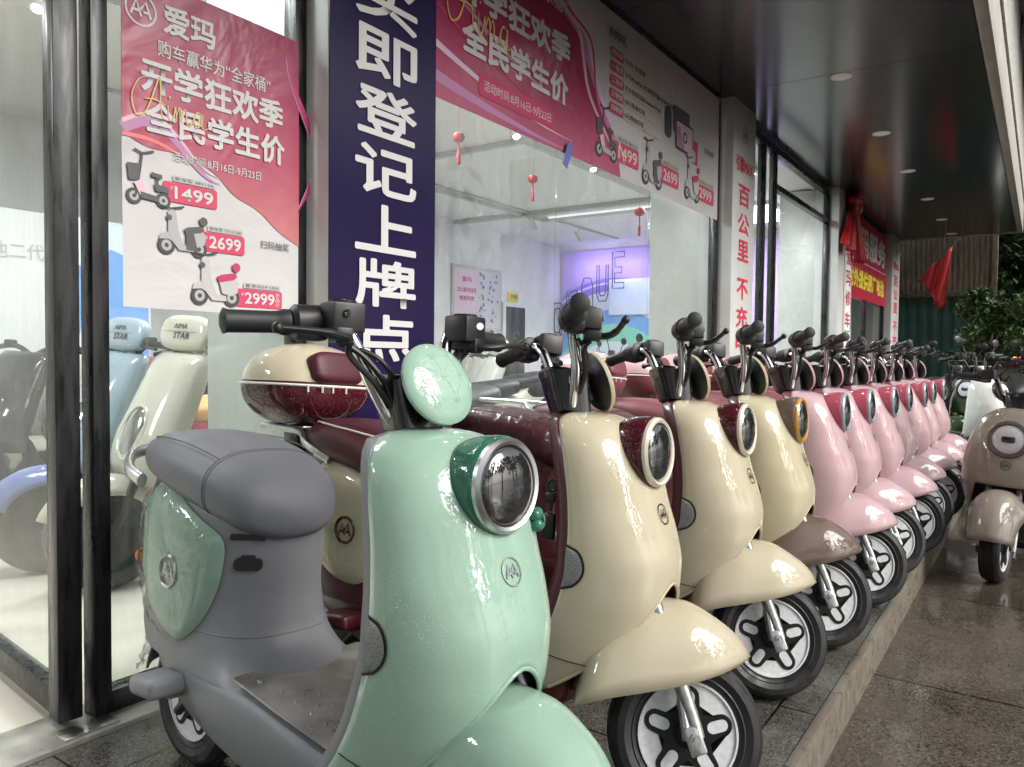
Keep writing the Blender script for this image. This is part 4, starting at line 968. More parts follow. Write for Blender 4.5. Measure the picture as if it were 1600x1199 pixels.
lettering(K['ink_dark'], '扫码抽奖', 1.567, 1.68, 1.340, 1.366, 0, pf, .0042)
finish(K, po)
# long banner over the window
BY = 2.072
def bf(x, z, h): return (x, BY-h+.4*rip(x*.5, z), z)
lb_ = thing('window_banner', 'long pink and white promotional banner across the top of the display window', 'banner', (4.0, BY, 2.5))
at(put('banner_sheet', sheet(2.318, 5.73, 2.062, 2.975, bf, 0, 60, 16), 'poster_white', sharp=0), lb_)
K = Inks(); ed = spline([(4.10, 2.062, 0), (4.03, 2.22, 0), (3.84, 2.42, 0), (3.76, 2.60, 0), (3.66, 2.74, 0), (3.45, 2.82, 0), (3.38, 2.975, 0)], 6)
K['banner_pink'].grid([[bf(2.319+(p.x-2.319)*j/24, p.y, .0022) for j in range(25)] for p in ed])
for q, (o_, wd, ink) in enumerate(((-.03, .07, 'ink_mauve'), (.035, .045, 'ink_lilac'), (-.085, .03, 'ink_blush'), (.0, .018, 'ink_magenta'))):
    strip(K[ink], [(p.x+o_+.04*sin(i*.22+q), p.y) for i, p in enumerate(ed[3:])], [wd*sin(pi*(i+1)/(len(ed)-2))+.002 for i in range(len(ed)-3)], bf, .003+.0004*q)
for q, (z_, wd, ink) in enumerate(((2.10, .05, 'ink_mauve'), (2.16, .03, 'ink_lilac'), (2.25, .015, 'ink_magenta'), (2.33, .03, 'ink_mauve'))):
    strip(K[ink], [(2.33+1.2*i/24, z_+.12*(1-i/24)**2*(q+1)*.7-.02) for i in range(25)], [wd*(1-i/24)+.002 for i in range(25)], bf, .003+.0004*q)
lettering(K['ink_white'], '购车赢华为“全家桶”', 2.62, 3.46, 2.76, 2.84, .002, bf, .004); lettering(K['ink_white'], '开学狂欢季', 2.553, 3.50, 2.515, 2.665, .0065, bf, .004); lettering(K['ink_white'], '全民学生价', 2.593, 3.482, 2.302, 2.455, .0065, bf, .0055)
script(K['ink_gold'], 2.52, 2.98, 2.40, 2.64, .010, bf, .0085)
flatpoly(K['ink_magenta'], rrect(2.715, 3.345, 2.152, 2.250, .02), bf, .0048); lettering(K['ink_blush'], '活动时间:8月16日-9月23日', 2.75, 3.315, 2.178, 2.226, .001, bf, .0056)
flatpoly(K['ink_grey'], [(3.905, 2.80), (4.16, 2.80), (4.16, 2.905), (3.905, 2.905)], bf, .0035); lettering(K['ink_dark'], '开学好礼', 3.925, 4.145, 2.825, 2.885, .002, bf, .0042)
rows = [('特等奖', '华为“全家桶”', .30), ('一等奖', '华为MatePad 2023款柔光版 8GB+256GB', .74), ('二等奖', '华为悦享耳机Freelace Pro2', .52), ('三等奖', '18元现金红包', .28), ('四等奖', '6元现金红包', .26)]
for i, (a, t_, l) in enumerate(rows):
    z = 2.752-.078*i
    flatpoly(K['ink_tag'], rrect(3.945, 4.12, z-.028, z+.028, .02), bf, .0042); lettering(K['ink_white'], a, 3.962, 4.108, z-.018, z+.018, .001, bf, .005); flatpoly(K['ink_sand'], [(4.125, z-.030), (4.62, z-.030), (4.62, z+.012), (4.125, z+.012)], bf, .0036); lettering(K['ink_dark'], t_, 4.135, 4.135+l, z-.018, z+.016, .0006, bf, .0043)
flatpoly(K['ink_steel'], rrect(4.86, 5.14, 2.52, 2.70, .02), bf, .0042); flatpoly(K['ink_dark'], rrect(4.90, 5.21, 2.42, 2.62, .02), bf, .0048); flatpoly(K['ink_lilac'], rrect(4.915, 5.195, 2.435, 2.605, .01), bf, .0054); flatpoly(K['ink_mauve'], [(4.915, 2.435), (5.06, 2.435), (4.96, 2.58), (4.915, 2.56)], bf, .006); flatpoly(K['ink_tag'], rrect(5.215, 5.30, 2.38, 2.54, .008), bf, .0042)
flatpoly(K['ink_dark'], disc2(5.06, 2.52, .038), bf, .0064); flatpoly(K['ink_white'], disc2(5.06, 2.52, .022), bf, .007); flatpoly(K['ink_dark'], rrect(4.72, 4.83, 2.46, 2.66, .04), bf, .0046); flatpoly(K['ink_grey'], rrect(5.11, 5.25, 2.385, 2.47, .03), bf, .0068)
for (x0, x1, p, cap) in ((4.045, 4.335, '1499', '新车型 48V12A'), (4.69, 4.965, '2699', '新车型 72V21.8A'), (5.33, 5.64, '2999', '首发2024 UIIA')):
    K0, K = K, Inks(); flatpoly(K['ink_tag'], rrect(x0-.06, x1, 2.15, 2.262, .015), bf, .0035); lettering(K['ink_white'], p, x0+.015, x1-(.05 if p == '2999' else .025), 2.168, 2.244, .0025, bf, .0042); flatpoly(K['ink_grey'], [(x0-.01, 2.266), (x1, 2.266), (x1, 2.302), (x0-.01, 2.302)], bf, .0035); lettering(K['ink_dark'], cap, x0+.02, x1-.02, 2.272, 2.294, 0, bf, .0042); finish_group(K, lb_, 'price_tag', 'ink_tag'); K = K0
for q, a in enumerate(((('ink_silver', 'ink_steel'), 3.785, 2.115, .26, .32), (('ink_silver', 'ink_steel'), 4.385, 2.085, .30, .31), (('ink_grey', 'ink_magenta'), 5.07, 2.105, .27, .33))): K2 = Inks(); mini_scooter(K2, *a, bf, q, .0048); finish_group(K2, lb_, 'scooter_picture', a[0][0])
lettering(K['ink_dark'], '扫码抽奖', 5.43, 5.63, 2.50, 2.545, 0, bf, .0042)
finish(K, lb_)
tag(put('tape_strip', MB().box((3.46, 2.052, 2.052), (.05, .004, .14), Matrix.Rotation(R(25), 3, 'Y')), 'ink_blue'), 'bluish adhesive tape patch holding the lower edge of the long banner', 'tape')
# red service banner + silk bow
rb = thing('service_banner', 'red service banner with white and yellow characters between the last two pillars', 'banner', (12, 2.07, 2.3))
at(put('banner_sheet', MB().box2((10.21, 2.062, 1.85), (13.28, 2.066, 2.93)), 'sign_red'), rb); fn = wallfn(2.060)
m = MB(); lettering(m, '爱玛服务', 10.5, 13.2, 2.42, 2.84, .02, fn, .001); strip(m, [(10.25, 2.345), (13.2, 2.345)], .012, fn, .001); at(put('heading', m, 'ink_white', sharp=0), rb)
m = MB(); lettering(m, '对外提供原厂电池', 10.5, 13.1, 1.98, 2.24, .014, fn, .001); at(put('characters', m, 'ink_yellow', sharp=0), rb)
bow = thing('silk_bow', 'red silk rosette bow with hanging tails on the white pillar', 'bow', (9.9, 1.93, 2.86))
def cloth(pts_top, pts_bot, name, par, amp=.035, nf=5, n=40, rows=16):
    m = MB(); P = []
    for j in range(rows+1):
        s = j/rows; row = []
        for i in range(n+1):
            t = i/n; a = V(pts_top[0]).lerp(V(pts_top[1]), t); b_ = V(pts_bot[0]).lerp(V(pts_bot[1]), t); p = a.lerp(b_, s)
            p.y += amp*s**.7*sin(t*nf*2*pi+s*.8)+.4*amp*s*sin(t*nf*3.7+2); p.z += .02*sin(t*9)*s
            row.append(p)
        P.append(row)
    m.grid(P); me = solid(m.mesh(name, sharp=0), .003); return at(inst(name, me, 'silk'), par)
cloth([(9.80, 1.90, 2.88), (9.92, 1.90, 2.90)], [(9.26, 1.88, 2.32), (9.72, 1.86, 2.26)], 'silk_tail', bow); cloth([(9.95, 1.90, 2.90), (10.05, 1.90, 2.88)], [(10.10, 1.88, 2.20), (10.50, 1.88, 2.25)], 'silk_tail', bow)
m = MB()
for i in range(9):
    a = 2*pi*i/9; m.blob((9.93+.13*cos(a), 1.90-.03*(i % 2), 2.90+.075*sin(a)), (.10, .06, .055), .9, .9, 14, 8, Matrix.Rotation(a, 3, 'Y'))
m.blob((9.93, 1.87, 2.90), (.08, .07, .06), nu=14, nv=8); at(put('rosette', m, 'silk'), bow)
# ------------------------------------------------------------------ showroom
mm('lamp_glow', pmat('lit lamp face', (.9, .9, .9), .4, emit=(1, .98, .95), es=6.))
def area(name, loc, sx, sy, power, col=(1, 1, 1), rot=(0, 0, 0)):
    d = bpy.data.lights.new(name, 'AREA'); d.shape = 'RECTANGLE'; d.size = sx; d.size_y = sy; d.energy = power; d.color = col
    o = bpy.data.objects.new(name, d); COL.objects.link(o); o.location = loc; o.rotation_euler = rot; return o
FILL_PANELS = [(-1.5, 4.6), (1.15, 3.05), (3.05, 3.3), (7.6, 2.85), (10.5, 3.2)]  # fill panels added overhead, mostly out of view, to brighten the showroom
for i, (x, y) in enumerate(FILL_PANELS):
    p = thing('fill_panel', ['added fill light panel at the far left of the showroom', 'added fill light panel right behind the open door glass', 'added fill light panel just inside the display window', 'added fill light panel behind the right end of the long banner', 'added fill light panel seen through the dark framed glazing'][i], 'added fill light', (x, y, 3.02))
    put('panel_frame', MB().box2((-.65, -.35, -.05), (.65, .35, -.001), .006), 'ceil_grey', p); put('diffuser', MB().box2((-.60, -.30, -.058), (.60, .30, -.051)), 'lamp_glow', p)
    area('fill_panel_light', (x, y, 2.93), 1.1, .55, (56, 27, 58, 66, 60)[i], (.95, .98, 1))
area('end_glow', (11.6, 6.2, 2.6), .3, 1.2, 6, (.55, .45, 1.0), (0, R(-70), 0))
# recessed tray and beam of the ceiling
tg = MB(); tg.box2((4.2, 3.0, 2.94), (4.32, 7.2, 3.019)); tg.box2((8.9, 3.2, 2.96), (9.0, 7.2, 3.019)); tag(put('ceiling_beam', tg, 'ceil_grey'), 'pale grey boxed beam crossing the showroom ceiling', 'ceiling beam')
ty = thing('ceiling_tray', 'thin edged rectangular ceiling tray with one bright strip in the showroom', 'ceiling tray', (7.7, 5.0, 3.02))
for q in ((-1.8, -1.05, 1.8, -1.0), (-1.8, 1.0, 1.8, 1.05), (-1.8, -.999, -1.75, .999), (1.75, -.999, 1.8, .999)): put('tray_edge', MB().box2((q[0], q[1], -.05), (q[2], q[3], -.001)), 'ceil_grey', ty)
mm('strip_glow', pmat('lit cove strip', (.9, .9, .9), .5, emit=(.95, .98, 1), es=.45)); put('light_strip', MB().box2((1.69, -.95, -.02), (1.74, .95, -.002)), 'strip_glow', ty)
def rail(label, a, b, lamps, tilt):
    t = thing('track_light', label, 'track light', a); d = V(b)-V(a)
    put('track', MB().tube([V((0, 0, -.02)), d+V((0, 0, -.02))], .016, 6), 'ceil_grey', t)
    for k in lamps:
        c = d*k; h = put('spotlight', MB().lathe([(.001, .09), (.034, .09), (.036, .08), (.036, -.09), (.030, -.088), (.030, -.08)], c+V((0, 0, -.15)), 'z', 18, Matrix.Rotation(R(tilt), 3, 'Y') @ Matrix.Rotation(R(-20), 3, 'X')), 'wall_white', t)
        put('bracket', MB().tube([c+V((0, 0, -.02)), c+V((0, 0, -.14))], .008, 6), 'ceil_grey', h)
        put('lamp_face', MB().lathe([(.001, -.082), (.029, -.082), (.029, -.079)], c+V((0, 0, -.15)), 'z', 16, Matrix.Rotation(R(tilt), 3, 'Y') @ Matrix.Rotation(R(-20), 3, 'X')), 'lamp_glow', h)
        d_l = bpy.data.lights.new('spot_beam', 'SPOT'); d_l.energy = 16; d_l.spot_size = R(120); d_l.spot_blend = .6; d_l.shadow_soft_size = .03; ol = bpy.data.objects.new('spot_beam', d_l); COL.objects.link(ol); ol.location = V(a)+c+V((0, 0, -.26)); ol.rotation_euler = (R(-20), R(tilt), 0)
rail('white ceiling track with spotlights running along the shop window', (2.5, 3.6, 3.02), (9.0, 3.6, 3.02), (.12, .42, .62, .85), 22)
rail('white ceiling track with spotlights before the back wall calendar', (3.0, 5.9, 3.02), (11.6, 5.9, 3.02), (.25, .40, .55, .70, .85), -24)
rail('short white track with spotlights behind the left glass', (.2, 4.4, 3.02), (2.4, 4.4, 3.02), (.3, .8), 20)
for i, (x, y) in enumerate([(1.2, 5.2), (1.65, 5.3), (1.9, 6.6), (7.0, 6.6), (10.9, 6.6), (7.3, 3.3), (8.2, 3.0), (8.7, 4.0)]):
    l = thing('recessed_spot', ['left one of the small recessed spots above the white display board', 'right one of the small recessed spots above the white display board', 'small recessed spot deep in the left of the showroom', 'small recessed spot before the calendar', 'small recessed spot by the rainbow wall', 'small recessed spot behind the dark door mullions', 'small recessed spot right of the door mullions', 'small recessed spot deeper behind the door mullions'][i], 'ceiling spot', (x, y, 3.02))
    put('rim', MB().lathe([(.05, -.006), (.07, -.006), (.07, 0), (.05, 0)], (0, 0, 0), 'z', 20), 'wall_white', l); put('lamp_disc', MB().lathe([(.001, -.003), (.049, -.003), (.049, -.001)], (0, 0, 0), 'z', 20), 'lamp_glow', l)
# lanterns and paper decorations
def lantern(label, loc, s=1.):
    l = thing('paper_lantern', label, 'lantern', loc); put('lantern_body', MB().lathe([(.001, .055*s), (.03*s, .052*s), (.06*s, .035*s), (.072*s, 0), (.06*s, -.035*s), (.03*s, -.052*s), (.001, -.055*s)], (0, 0, 0), 'z', 20), 'silk', l)
    put('cord', MB().tube([(0, 0, .055*s), (0, 0, .60)], .002, 5), 'silk', l); put('tassel', MB().lathe([(.001, -.055*s), (.008, -.06*s), (.006, -.16*s), (.014, -.20*s), (.012, -.30*s), (.001, -.31*s)], (0, 0, 0), 'z', 10), 'silk', l)
lantern('small red paper lantern hanging at the left of the display window', (3.43, 2.75, 2.24), .5); lantern('red paper lantern hanging mid window under the banner', (4.43, 2.9, 2.22), .5); lantern('bright red lantern with tassel at the right of the display window', (6.75, 3.2, 2.40), .75)
# back wall calendar, sign, door
def framed(name, label, cat, x0, x1, z0, z1, y=YB):
    t = thing(name, label, cat, ((x0+x1)/2, y, z0)); at(put('frame', MB().box2((x0-.03, y-.03, z0-.03), (x1+.03, y-.001, z1+.03), .004), 'ceil_grey'), t); return t
c_ = framed('wall_calendar', 'pink and white wall board on the showroom back wall', 'wall board', 8.92, 10.12, 1.44, 2.36); fn = wallfn(YB-.031)
K = Inks(); flatpoly(K['ink_lilac'], [(8.94, 1.46), (9.52, 1.46), (9.52, 2.34), (8.94, 2.34)], fn, .001); flatpoly(K['poster_white'], [(9.52, 1.46), (10.1, 1.46), (10.1, 2.34), (9.52, 2.34)], fn, .001)
lettering(K['ink_magenta'], '爱玛', 9.12, 9.36, 2.14, 2.22, .003, fn, .002); lettering(K['ink_magenta'], '2022新年快乐', 9.0, 9.48, 1.98, 2.06, .002, fn, .002); lettering(K['ink_magenta'], '感恩回馈', 9.06, 9.42, 1.86, 1.93, .002, fn, .002)
for i in range(60):
    x, z = random.uniform(9.56, 10.06), random.uniform(1.5, 2.3); flatpoly(K['ink_blue' if i % 3 else 'ink_lilac'], disc2(x, z, random.uniform(.012, .035), 7), fn, .002+i*.00002)
finish(K, c_)
d_ = thing('inner_door', 'dark doorway with white frame in the back wall below the yellow plate', 'doorway', (10.53, YB, 0)); at(put('door_frame', MB().box2((10.18, YB-.05, .01), (10.88, YB-.001, 1.90), .006), 'wall_white'), d_); at(put('door_panel', MB().box2((10.26, YB-.062, .02), (10.80, YB-.051, 1.83)), 'black'), d_)
at(put('door_handle', MB().box2((10.70, YB-.10, .95), (10.74, YB-.063, 1.12), .005), 'ring'), d_)
s_ = thing('door_plate', 'yellow plate sign above the dark doorway', 'sign', (10.5, YB, 1.95)); at(put('plate', MB().box2((10.36, YB-.02, 1.93), (10.66, YB-.001, 2.07), .003), 'ink_yellow'), s_)
m = MB(); lettering(m, '工作间', 10.40, 10.62, 1.965, 2.04, .002, wallfn(YB-.021), .001); at(put('characters', m, 'ink_dark', sharp=0), s_)
# rainbow wall
rw_ = thing('rainbow_wall', 'wall panel with violet, blue and green rainbow arch at the showroom end', 'wall panel', (XE, 6.4, 0)); xf = lambda y, z, h: (XE-.002-h, y, z)
flat('arch_violet', (.34, .22, .80)); flat('arch_white', (.72, .80, .88)); flat('arch_blue', (.20, .42, .85)); flat('arch_green', (.25, .68, .55)); flat('arch_lilac', (.56, .44, .82)); flat('screen_pale', (.6, .7, .85), .3, emit=(.6, .75, 1), es=.12)
at(put('panel', MB().box2((XE-.04, 2.8, .005), (XE-.002, 7.2, 2.90)), 'arch_lilac'), rw_)
for i, (r, ink) in enumerate(((1.95, 'arch_violet'), (1.88, 'arch_white'), (1.84, 'arch_violet'), (1.72, 'arch_white'), (1.40, 'arch_blue'), (1.15, 'arch_green'), (.85, 'arch_white'))):
    pts = [(6.15+r*cos(R(t)), .45+r*sin(R(t))) for t in range(0, 181, 4)]
    m = MB(); m.prism([(max(2.9, min(7.19, p[0])), p[1]) for p in pts], (XE-.041-.006*i, 0, 0), (0, 1, 0), (0, 0, 1), (-1, 0, 0), .006); at(put('arch_band', m, ink, sharp=30), rw_)
sc_ = thing('wall_screen', 'pale lit screen on the rainbow wall', 'screen', (XE-.2, 5.6, 1.9)); at(put('screen_panel', MB().box2((XE-.125, 5.0, 1.75), (XE-.10, 6.2, 2.36), .004), 'screen_pale'), sc_)
le = thing('letter_sign', 'thin outlined letters rising along the rainbow wall', 'sign', (XE-.3, 6.9, 1.6))
def outline(ch, y0, z0, w, h):
    vs, fs = None, None
    shapes = {'E': [(0, 0), (0, 1), (1, 1), (1, .85), (.2, .85), (.2, .58), (.8, .58), (.8, .42), (.2, .42), (.2, .15), (1, .15), (1, 0)], 'C': [(1, .2), (.8, 0), (.2, 0), (0, .2), (0, .8), (.2, 1), (.8, 1), (1, .8), (.8, .7), (.7, .85), (.3, .85), (.2, .7), (.2, .3), (.3, .15), (.7, .15), (.8, .3)],
              'O': [(0, .2), (0, .8), (.2, 1), (.8, 1), (1, .8), (1, .2), (.8, 0), (.2, 0)], 'U': [(0, 1), (0, .2), (.2, 0), (.8, 0), (1, .2), (1, 1), (.8, 1), (.8, .25), (.65, .15), (.35, .15), (.2, .25), (.2, 1)], 'F': [(0, 0), (0, 1), (1, 1), (1, .85), (.2, .85), (.2, .58), (.8, .58), (.8, .42), (.2, .42), (.2, 0)]}
    m = MB(); m.tube([V((XE-.2, y0-a*w, z0+b*h)) for a, b in shapes[ch]], .012, 6, closed=True); return m
for i, ch in enumerate('ECFOUE'): at(put('letter', outline(ch, 7.6-.30*i, 1.15+.21*i, .22, .62), 'ink_steel'), le)
# display boards at the left
db = thing('display_board', 'white lit display board with grey characters at the left of the showroom', 'board', (2.0, 5.5, 0)); at(put('board_panel', MB().box2((1.2, 5.46, .72), (2.52, 5.54, 1.92), .006), 'wall_white'), db); at(put('board_stand', MB().box2((1.8, 5.48, .005), (1.9, 5.52, .719)), 'frame'), db)
m = MB(); lettering(m, '电池二代', 2.02, 2.44, 1.60, 1.71, .001, wallfn(5.458), .001); at(put('characters', m, 'ink_grey', sharp=0), db)
bd = thing('blue_poster', 'bright blue poster stand with pink disc behind the door posts', 'poster', (2.85, 5.6, 0)); at(put('poster_panel', MB().box2((2.58, 5.58, .55), (3.25, 5.62, 1.95), .004), 'arch_white'), bd); at(put('poster_foot', MB().box2((2.8, 5.4, .005), (3.0, 5.8, .549)), 'frame'), bd)
K = Inks(); fn = wallfn(5.578); flatpoly(K['arch_blue'], [(2.6, .8), (3.23, .8), (3.23, 1.65), (2.95, 1.75), (2.7, 1.6), (2.6, 1.4)], fn, .001); flatpoly(K['arch_white'], [(2.68, .9), (2.78, .9), (2.9, 1.5), (2.8, 1.55)], fn, .002); flatpoly(K['ink_tag'], disc2(3.18, 1.12, .06), fn, .003); finish(K, bd, {'arch_blue': 'picture'})
tag(put('pink_counter', MB().box2((2.9, 4.9, .005), (4.6, 5.3, .98), .02), 'rose'), 'pink counter behind the showroom scooters', 'counter')

# ------------------------------------------------------------------ showroom scooters (another model)
def build_show():
    mb = MB(); rings = []
    ck = [(.42, .40, .15, .05), (.50, .44, .19, .07), (.62, .41, .195, .085), (.75, .355, .185, .08), (.88, .30, .18, .07), (.97, .265, .175, .055), (1.0, .25, .15, .04)]
    for i in range(25):
        z = .42+.58*i/24; xc, w, d = ip(ck, z); rings.append([V((xc-.02+a+.03*(1-(b/w)**2), b, z)) for a, b in sell(d, w, 3.4, 36)])
    mb.loft(rings); G['s_cowl'] = mb.mesh('cowl', sharp=60)
    mb = MB(); mb.blob((.235, 0, 1.09), (.04, .175, .082), .62, .62, 32, 16, Matrix.Rotation(R(-14), 3, 'Y')); G['s_visor'] = mb.mesh('visor', sharp=0)
    mb = MB()
    Tm = Matrix.Rotation(R(-14), 3, 'Y')
    lettering(mb, 'STAR', -.03, .09, -.035, -.005, .001, lambda x, y, h: V((.235, 0, 1.09))+Tm @ V((.0408+h, x, y)), .0008); lettering(mb, 'AIMA', -.04, .06, .012, .035, .0005, lambda x, y, h: V((.235, 0, 1.09))+Tm @ V((.0408+h, x, y)), .0008)
    strip(mb, [(-.13, -.002), (.13, -.002)], .002, lambda x, y, h: V((.235, 0, 1.09))+Tm @ V((.0412+h, x, y)), .0008)
    G['s_text'] = mb.mesh('lettering', sharp=0)
    Th = Matrix.Rotation(R(22), 3, 'Y')
    mb = MB(); mb.blob((.468, 0, .655), (.03, .075, .115), .8, 1., 28, 14, Matrix.Rotation(R(-20), 3, 'Y')); G['s_lens'] = mb.mesh('headlight', sharp=0)
    mb = MB(); mb.tube([V((.475, 0, .655))+Matrix.Rotation(R(-20), 3, 'Y') @ V((.004, .079*cos(2*pi*k/32), .120*sin(2*pi*k/32))) for k in range(32)], .008, 8, closed=True); G['s_ring'] = mb.mesh('headlight_ring')
    mb = MB(); rings = []
    for x, w, zt, zb in ((.30, .15, .50, .26), (.2, .16, .30, .18), (0, .165, .28, .16), (-.15, .165, .30, .17), (-.22, .16, .48, .18), (-.35, .155, .62, .24), (-.6, .14, .66, .36), (-.8, .09, .68, .48), (-.86, .03, .66, .56)): rings.append([V((x, a*w, (zt+zb)/2+b*(zt-zb)/2)) for a, b in sell(1, 1, 3.2, 28)])
    mb.loft(rings); G['s_body'] = mb.mesh('body_shell', sharp=60)
    mb = MB(); rings = []
    for x, w, zt, zb in ((-.10, .04, .70, .66), (-.14, .09, .745, .63), (-.25, .13, .77, .63), (-.5, .145, .80, .65), (-.7, .13, .82, .68), (-.80, .08, .81, .70), (-.83, .03, .79, .73)): rings.append([V((x, a*w, (zt+zb)/2+b*(zt-zb)/2)) for a, b in sell(1, 1, 2.6, 28)])
    mb.loft(rings); G['s_seat'] = mb.mesh('seat', sharp=0)
    mb = MB(); mb.tube([V((-.22, y, 0)) for y in (0,)] and [V((-.25, .131*copysign(abs(cos(2*pi*k/40))**.76, cos(2*pi*k/40)), .70+.071*copysign(abs(sin(2*pi*k/40))**.76, sin(2*pi*k/40)))) for k in range(40)], .005, 6, closed=True); G['s_pipe'] = mb.mesh('seat_piping')
    mb = MB(); P = []
    for i in range(17):
        a = R(20+130*i/16); row = []
        for j in range(13):
            s = -1+2*j/12; r = .275-.09*abs(s)**2.4; row.append(V((.58+r*cos(a), s*.10*(1-.35*abs(cos(a))), .235+r*sin(a)*.92)))
        P.append(row)
    mb.grid(P); G['s_guard'] = solid(mb.mesh('front_mudguard', sharp=0), .005)
    ax = V((.58, 0, .235)); mb = MB(); prof = [(.155, -.04), (.18, -.056), (.21, -.058), (.23, -.035), (.235, 0), (.23, .035), (.21, .058), (.18, .056), (.155, .04)]
    rings = [[ax+V((r*cos(2*pi*k/48), h, r*sin(2*pi*k/48))) for k in range(48)] for r, h in prof]; mb.grid(rings, cu=True, cv=True); G['s_tyre'] = mb.mesh('tyre', sharp=0)
    mb = MB(); mb.lathe([(.001, -.03), (.05, -.035), (.06, -.015), (.14, -.02), (.158, -.04), (.158, .04), (.14, .02), (.06, .015), (.05, .035), (.001, .03)], ax, 'y', 36); G['s_rim'] = mb.mesh('rim', sharp=40)
    mb = MB(); mb.tube([ax+V((0, -.08, 0)), ax+V((-.22, -.07, .5))], .02, 10); mb.tube([ax+V((0, .08, 0)), ax+V((-.22, .07, .5))], .02, 10); G['s_fork'] = mb.mesh('fork')
    mb = MB()
    for sg in (-1, 1): mb.tube(spline([(.2, 0, .97), (.19, sg*.10, 1.02), (.17, sg*.2, 1.03), (.12, sg*.36, 1.01)], 5), .016, 8); mb.box((.18, sg*.19, 1.04), (.05, .06, .05), None, .01); mb.tube([(.22, sg*.19, 1.02), (.20, sg*.34, 1.0)], .007, 6)
    G['s_bar'] = mb.mesh('handlebar', sharp=40)
    mb = MB()
    for sg in (-1, 1): mb.tube([(.19, sg*.2, 1.04), (.19, sg*.26, 1.16)], .005, 6); mb.blob((.185, sg*.27, 1.20), (.012, .055, .04))
    G['s_mirror'] = mb.mesh('mirror')
build_show()
RS = random.Random(5)
def show(label, loc, yaw, paint_, seat_='tan_seat', guard=None, visor=True, st=0, mirror=False, group='scooters on show inside the shop', lean=-3):
    t = thing('showroom_scooter', label, 'scooter', loc, (R(lean), 0, R(yaw)), group); S = Matrix.Translation(V((.3, 0, .9))) @ Matrix.Rotation(R(st), 4, V((-.35, 0, .94))) @ Matrix.Translation(-V((.3, 0, .9)))
    c = inst('cowl', G['s_cowl'], paint_, t); h = inst('headlight', G['s_lens'], 'lamp_reflector' if visor else 'lens', c); inst('headlight_ring', G['s_ring'], paint_, h)
    if visor: v = inst('visor', G['s_visor'], paint_, t); inst('lettering', G['s_text'], 'ink_dark', v)
    b = inst('body_shell', G['s_body'], guard or paint_, t); s = inst('seat', G['s_seat'], seat_, t)
    if seat_ == 'tan_seat': inst('seat_piping', G['s_pipe'], 'white_pipe', s)
    inst('front_mudguard', G['s_guard'], guard or paint_, t, S)
    w = inst('wheel', G['s_tyre'], 'tyre', t, S); inst('rim', G['s_rim'], 'black', w); w2 = inst('wheel', G['s_tyre'], 'tyre', t, Matrix.Translation(V((-1.12, 0, 0)))); inst('rim', G['s_rim'], 'black', w2)
    inst('fork', G['s_fork'], 'black', t, S); inst('handlebar', G['s_bar'], 'black', t, S)
    if mirror: inst('mirror', G['s_mirror'], 'black', t, S)
    return t
show('ivory scooter with STAR lettered visor and tan seat behind the left glass', (2.26, 3.25, .005), 181, 'ivory_paint', guard='ivory_paint', st=-14)
show('pale blue scooter with periwinkle mudguard behind the black door posts', (2.24, 3.72, .005), 181, 'sky_paint', guard='indigo_paint', st=-16)
show('dark scooter with orange tan seat seen through the open door glass', (2.80, 4.45, .005), 8, 'black_paint', 'tan_seat', visor=False)
show('dark scooter behind the tan seated one at far left', (2.35, 5.15, .005), 200, 'black_paint', 'black_seat', visor=False)
show('ivory scooter in the back at far left under the white board', (2.75, 5.25, .005), 195, 'ivory_paint', 'black_seat', visor=False)
show('white scooter behind the ivory STAR one with pink counter beyond', (3.45, 4.25, .005), 186, 'white_paint', 'tan_seat', visor=False, mirror=True)
show('black scooter standing just inside the display window', (3.25, 3.0, .005), 180, 'black_paint', 'black_seat', visor=False, mirror=True)
show('white scooter with tall pale screen in the display window middle', (5.9, 4.0, .005), 150, 'white_paint', 'black_seat', mirror=True)
BK = [((2.7, 6.0), 185, 'black_paint', 'dark scooter in the far left back row, left one'), ((3.2, 6.5), 188, 'white_paint', 'white scooter in the far left back row behind the blue poster'), ((2.35, 6.7), 182, 'ivory_paint', 'ivory scooter at the very back of the left showroom'), ((6.3, 5.9), 172, 'white_paint', 'white scooter at the back wall under the pink half of the wall board'), ((7.2, 6.3), 168, 'black_paint', 'black scooter against the back wall, left of the yellow plate'), ((4.5, 3.9), 160, 'ivory_paint', 'ivory scooter close behind the left part of the display window'), ((9.3, 5.0), 150, 'white_paint', 'white scooter nearest the green arch'), ((6.9, 5.2), 160, 'ivory_paint', 'pale scooter in the back row under the pink wall board'), ((7.7, 5.6), 165, 'white_paint', 'white scooter in the back row left of the dark doorway'), ((8.6, 5.8), 160, 'black_paint', 'black scooter in the back row before the dark doorway'), ((5.2, 4.9), 170, 'black_paint', 'black scooter at the left of the back row'),
      ((6.7, 3.2), 150, 'black_paint', 'black scooter behind the top boxes, below the rainbow wall'), ((8.0, 4.0), 150, 'sky_paint', 'pale blue scooter before the rainbow arch')]
for (x, y), a, p_, lb in BK: show(lb, (x, y, .005), a, p_, 'black_seat', visor=False, mirror=True)

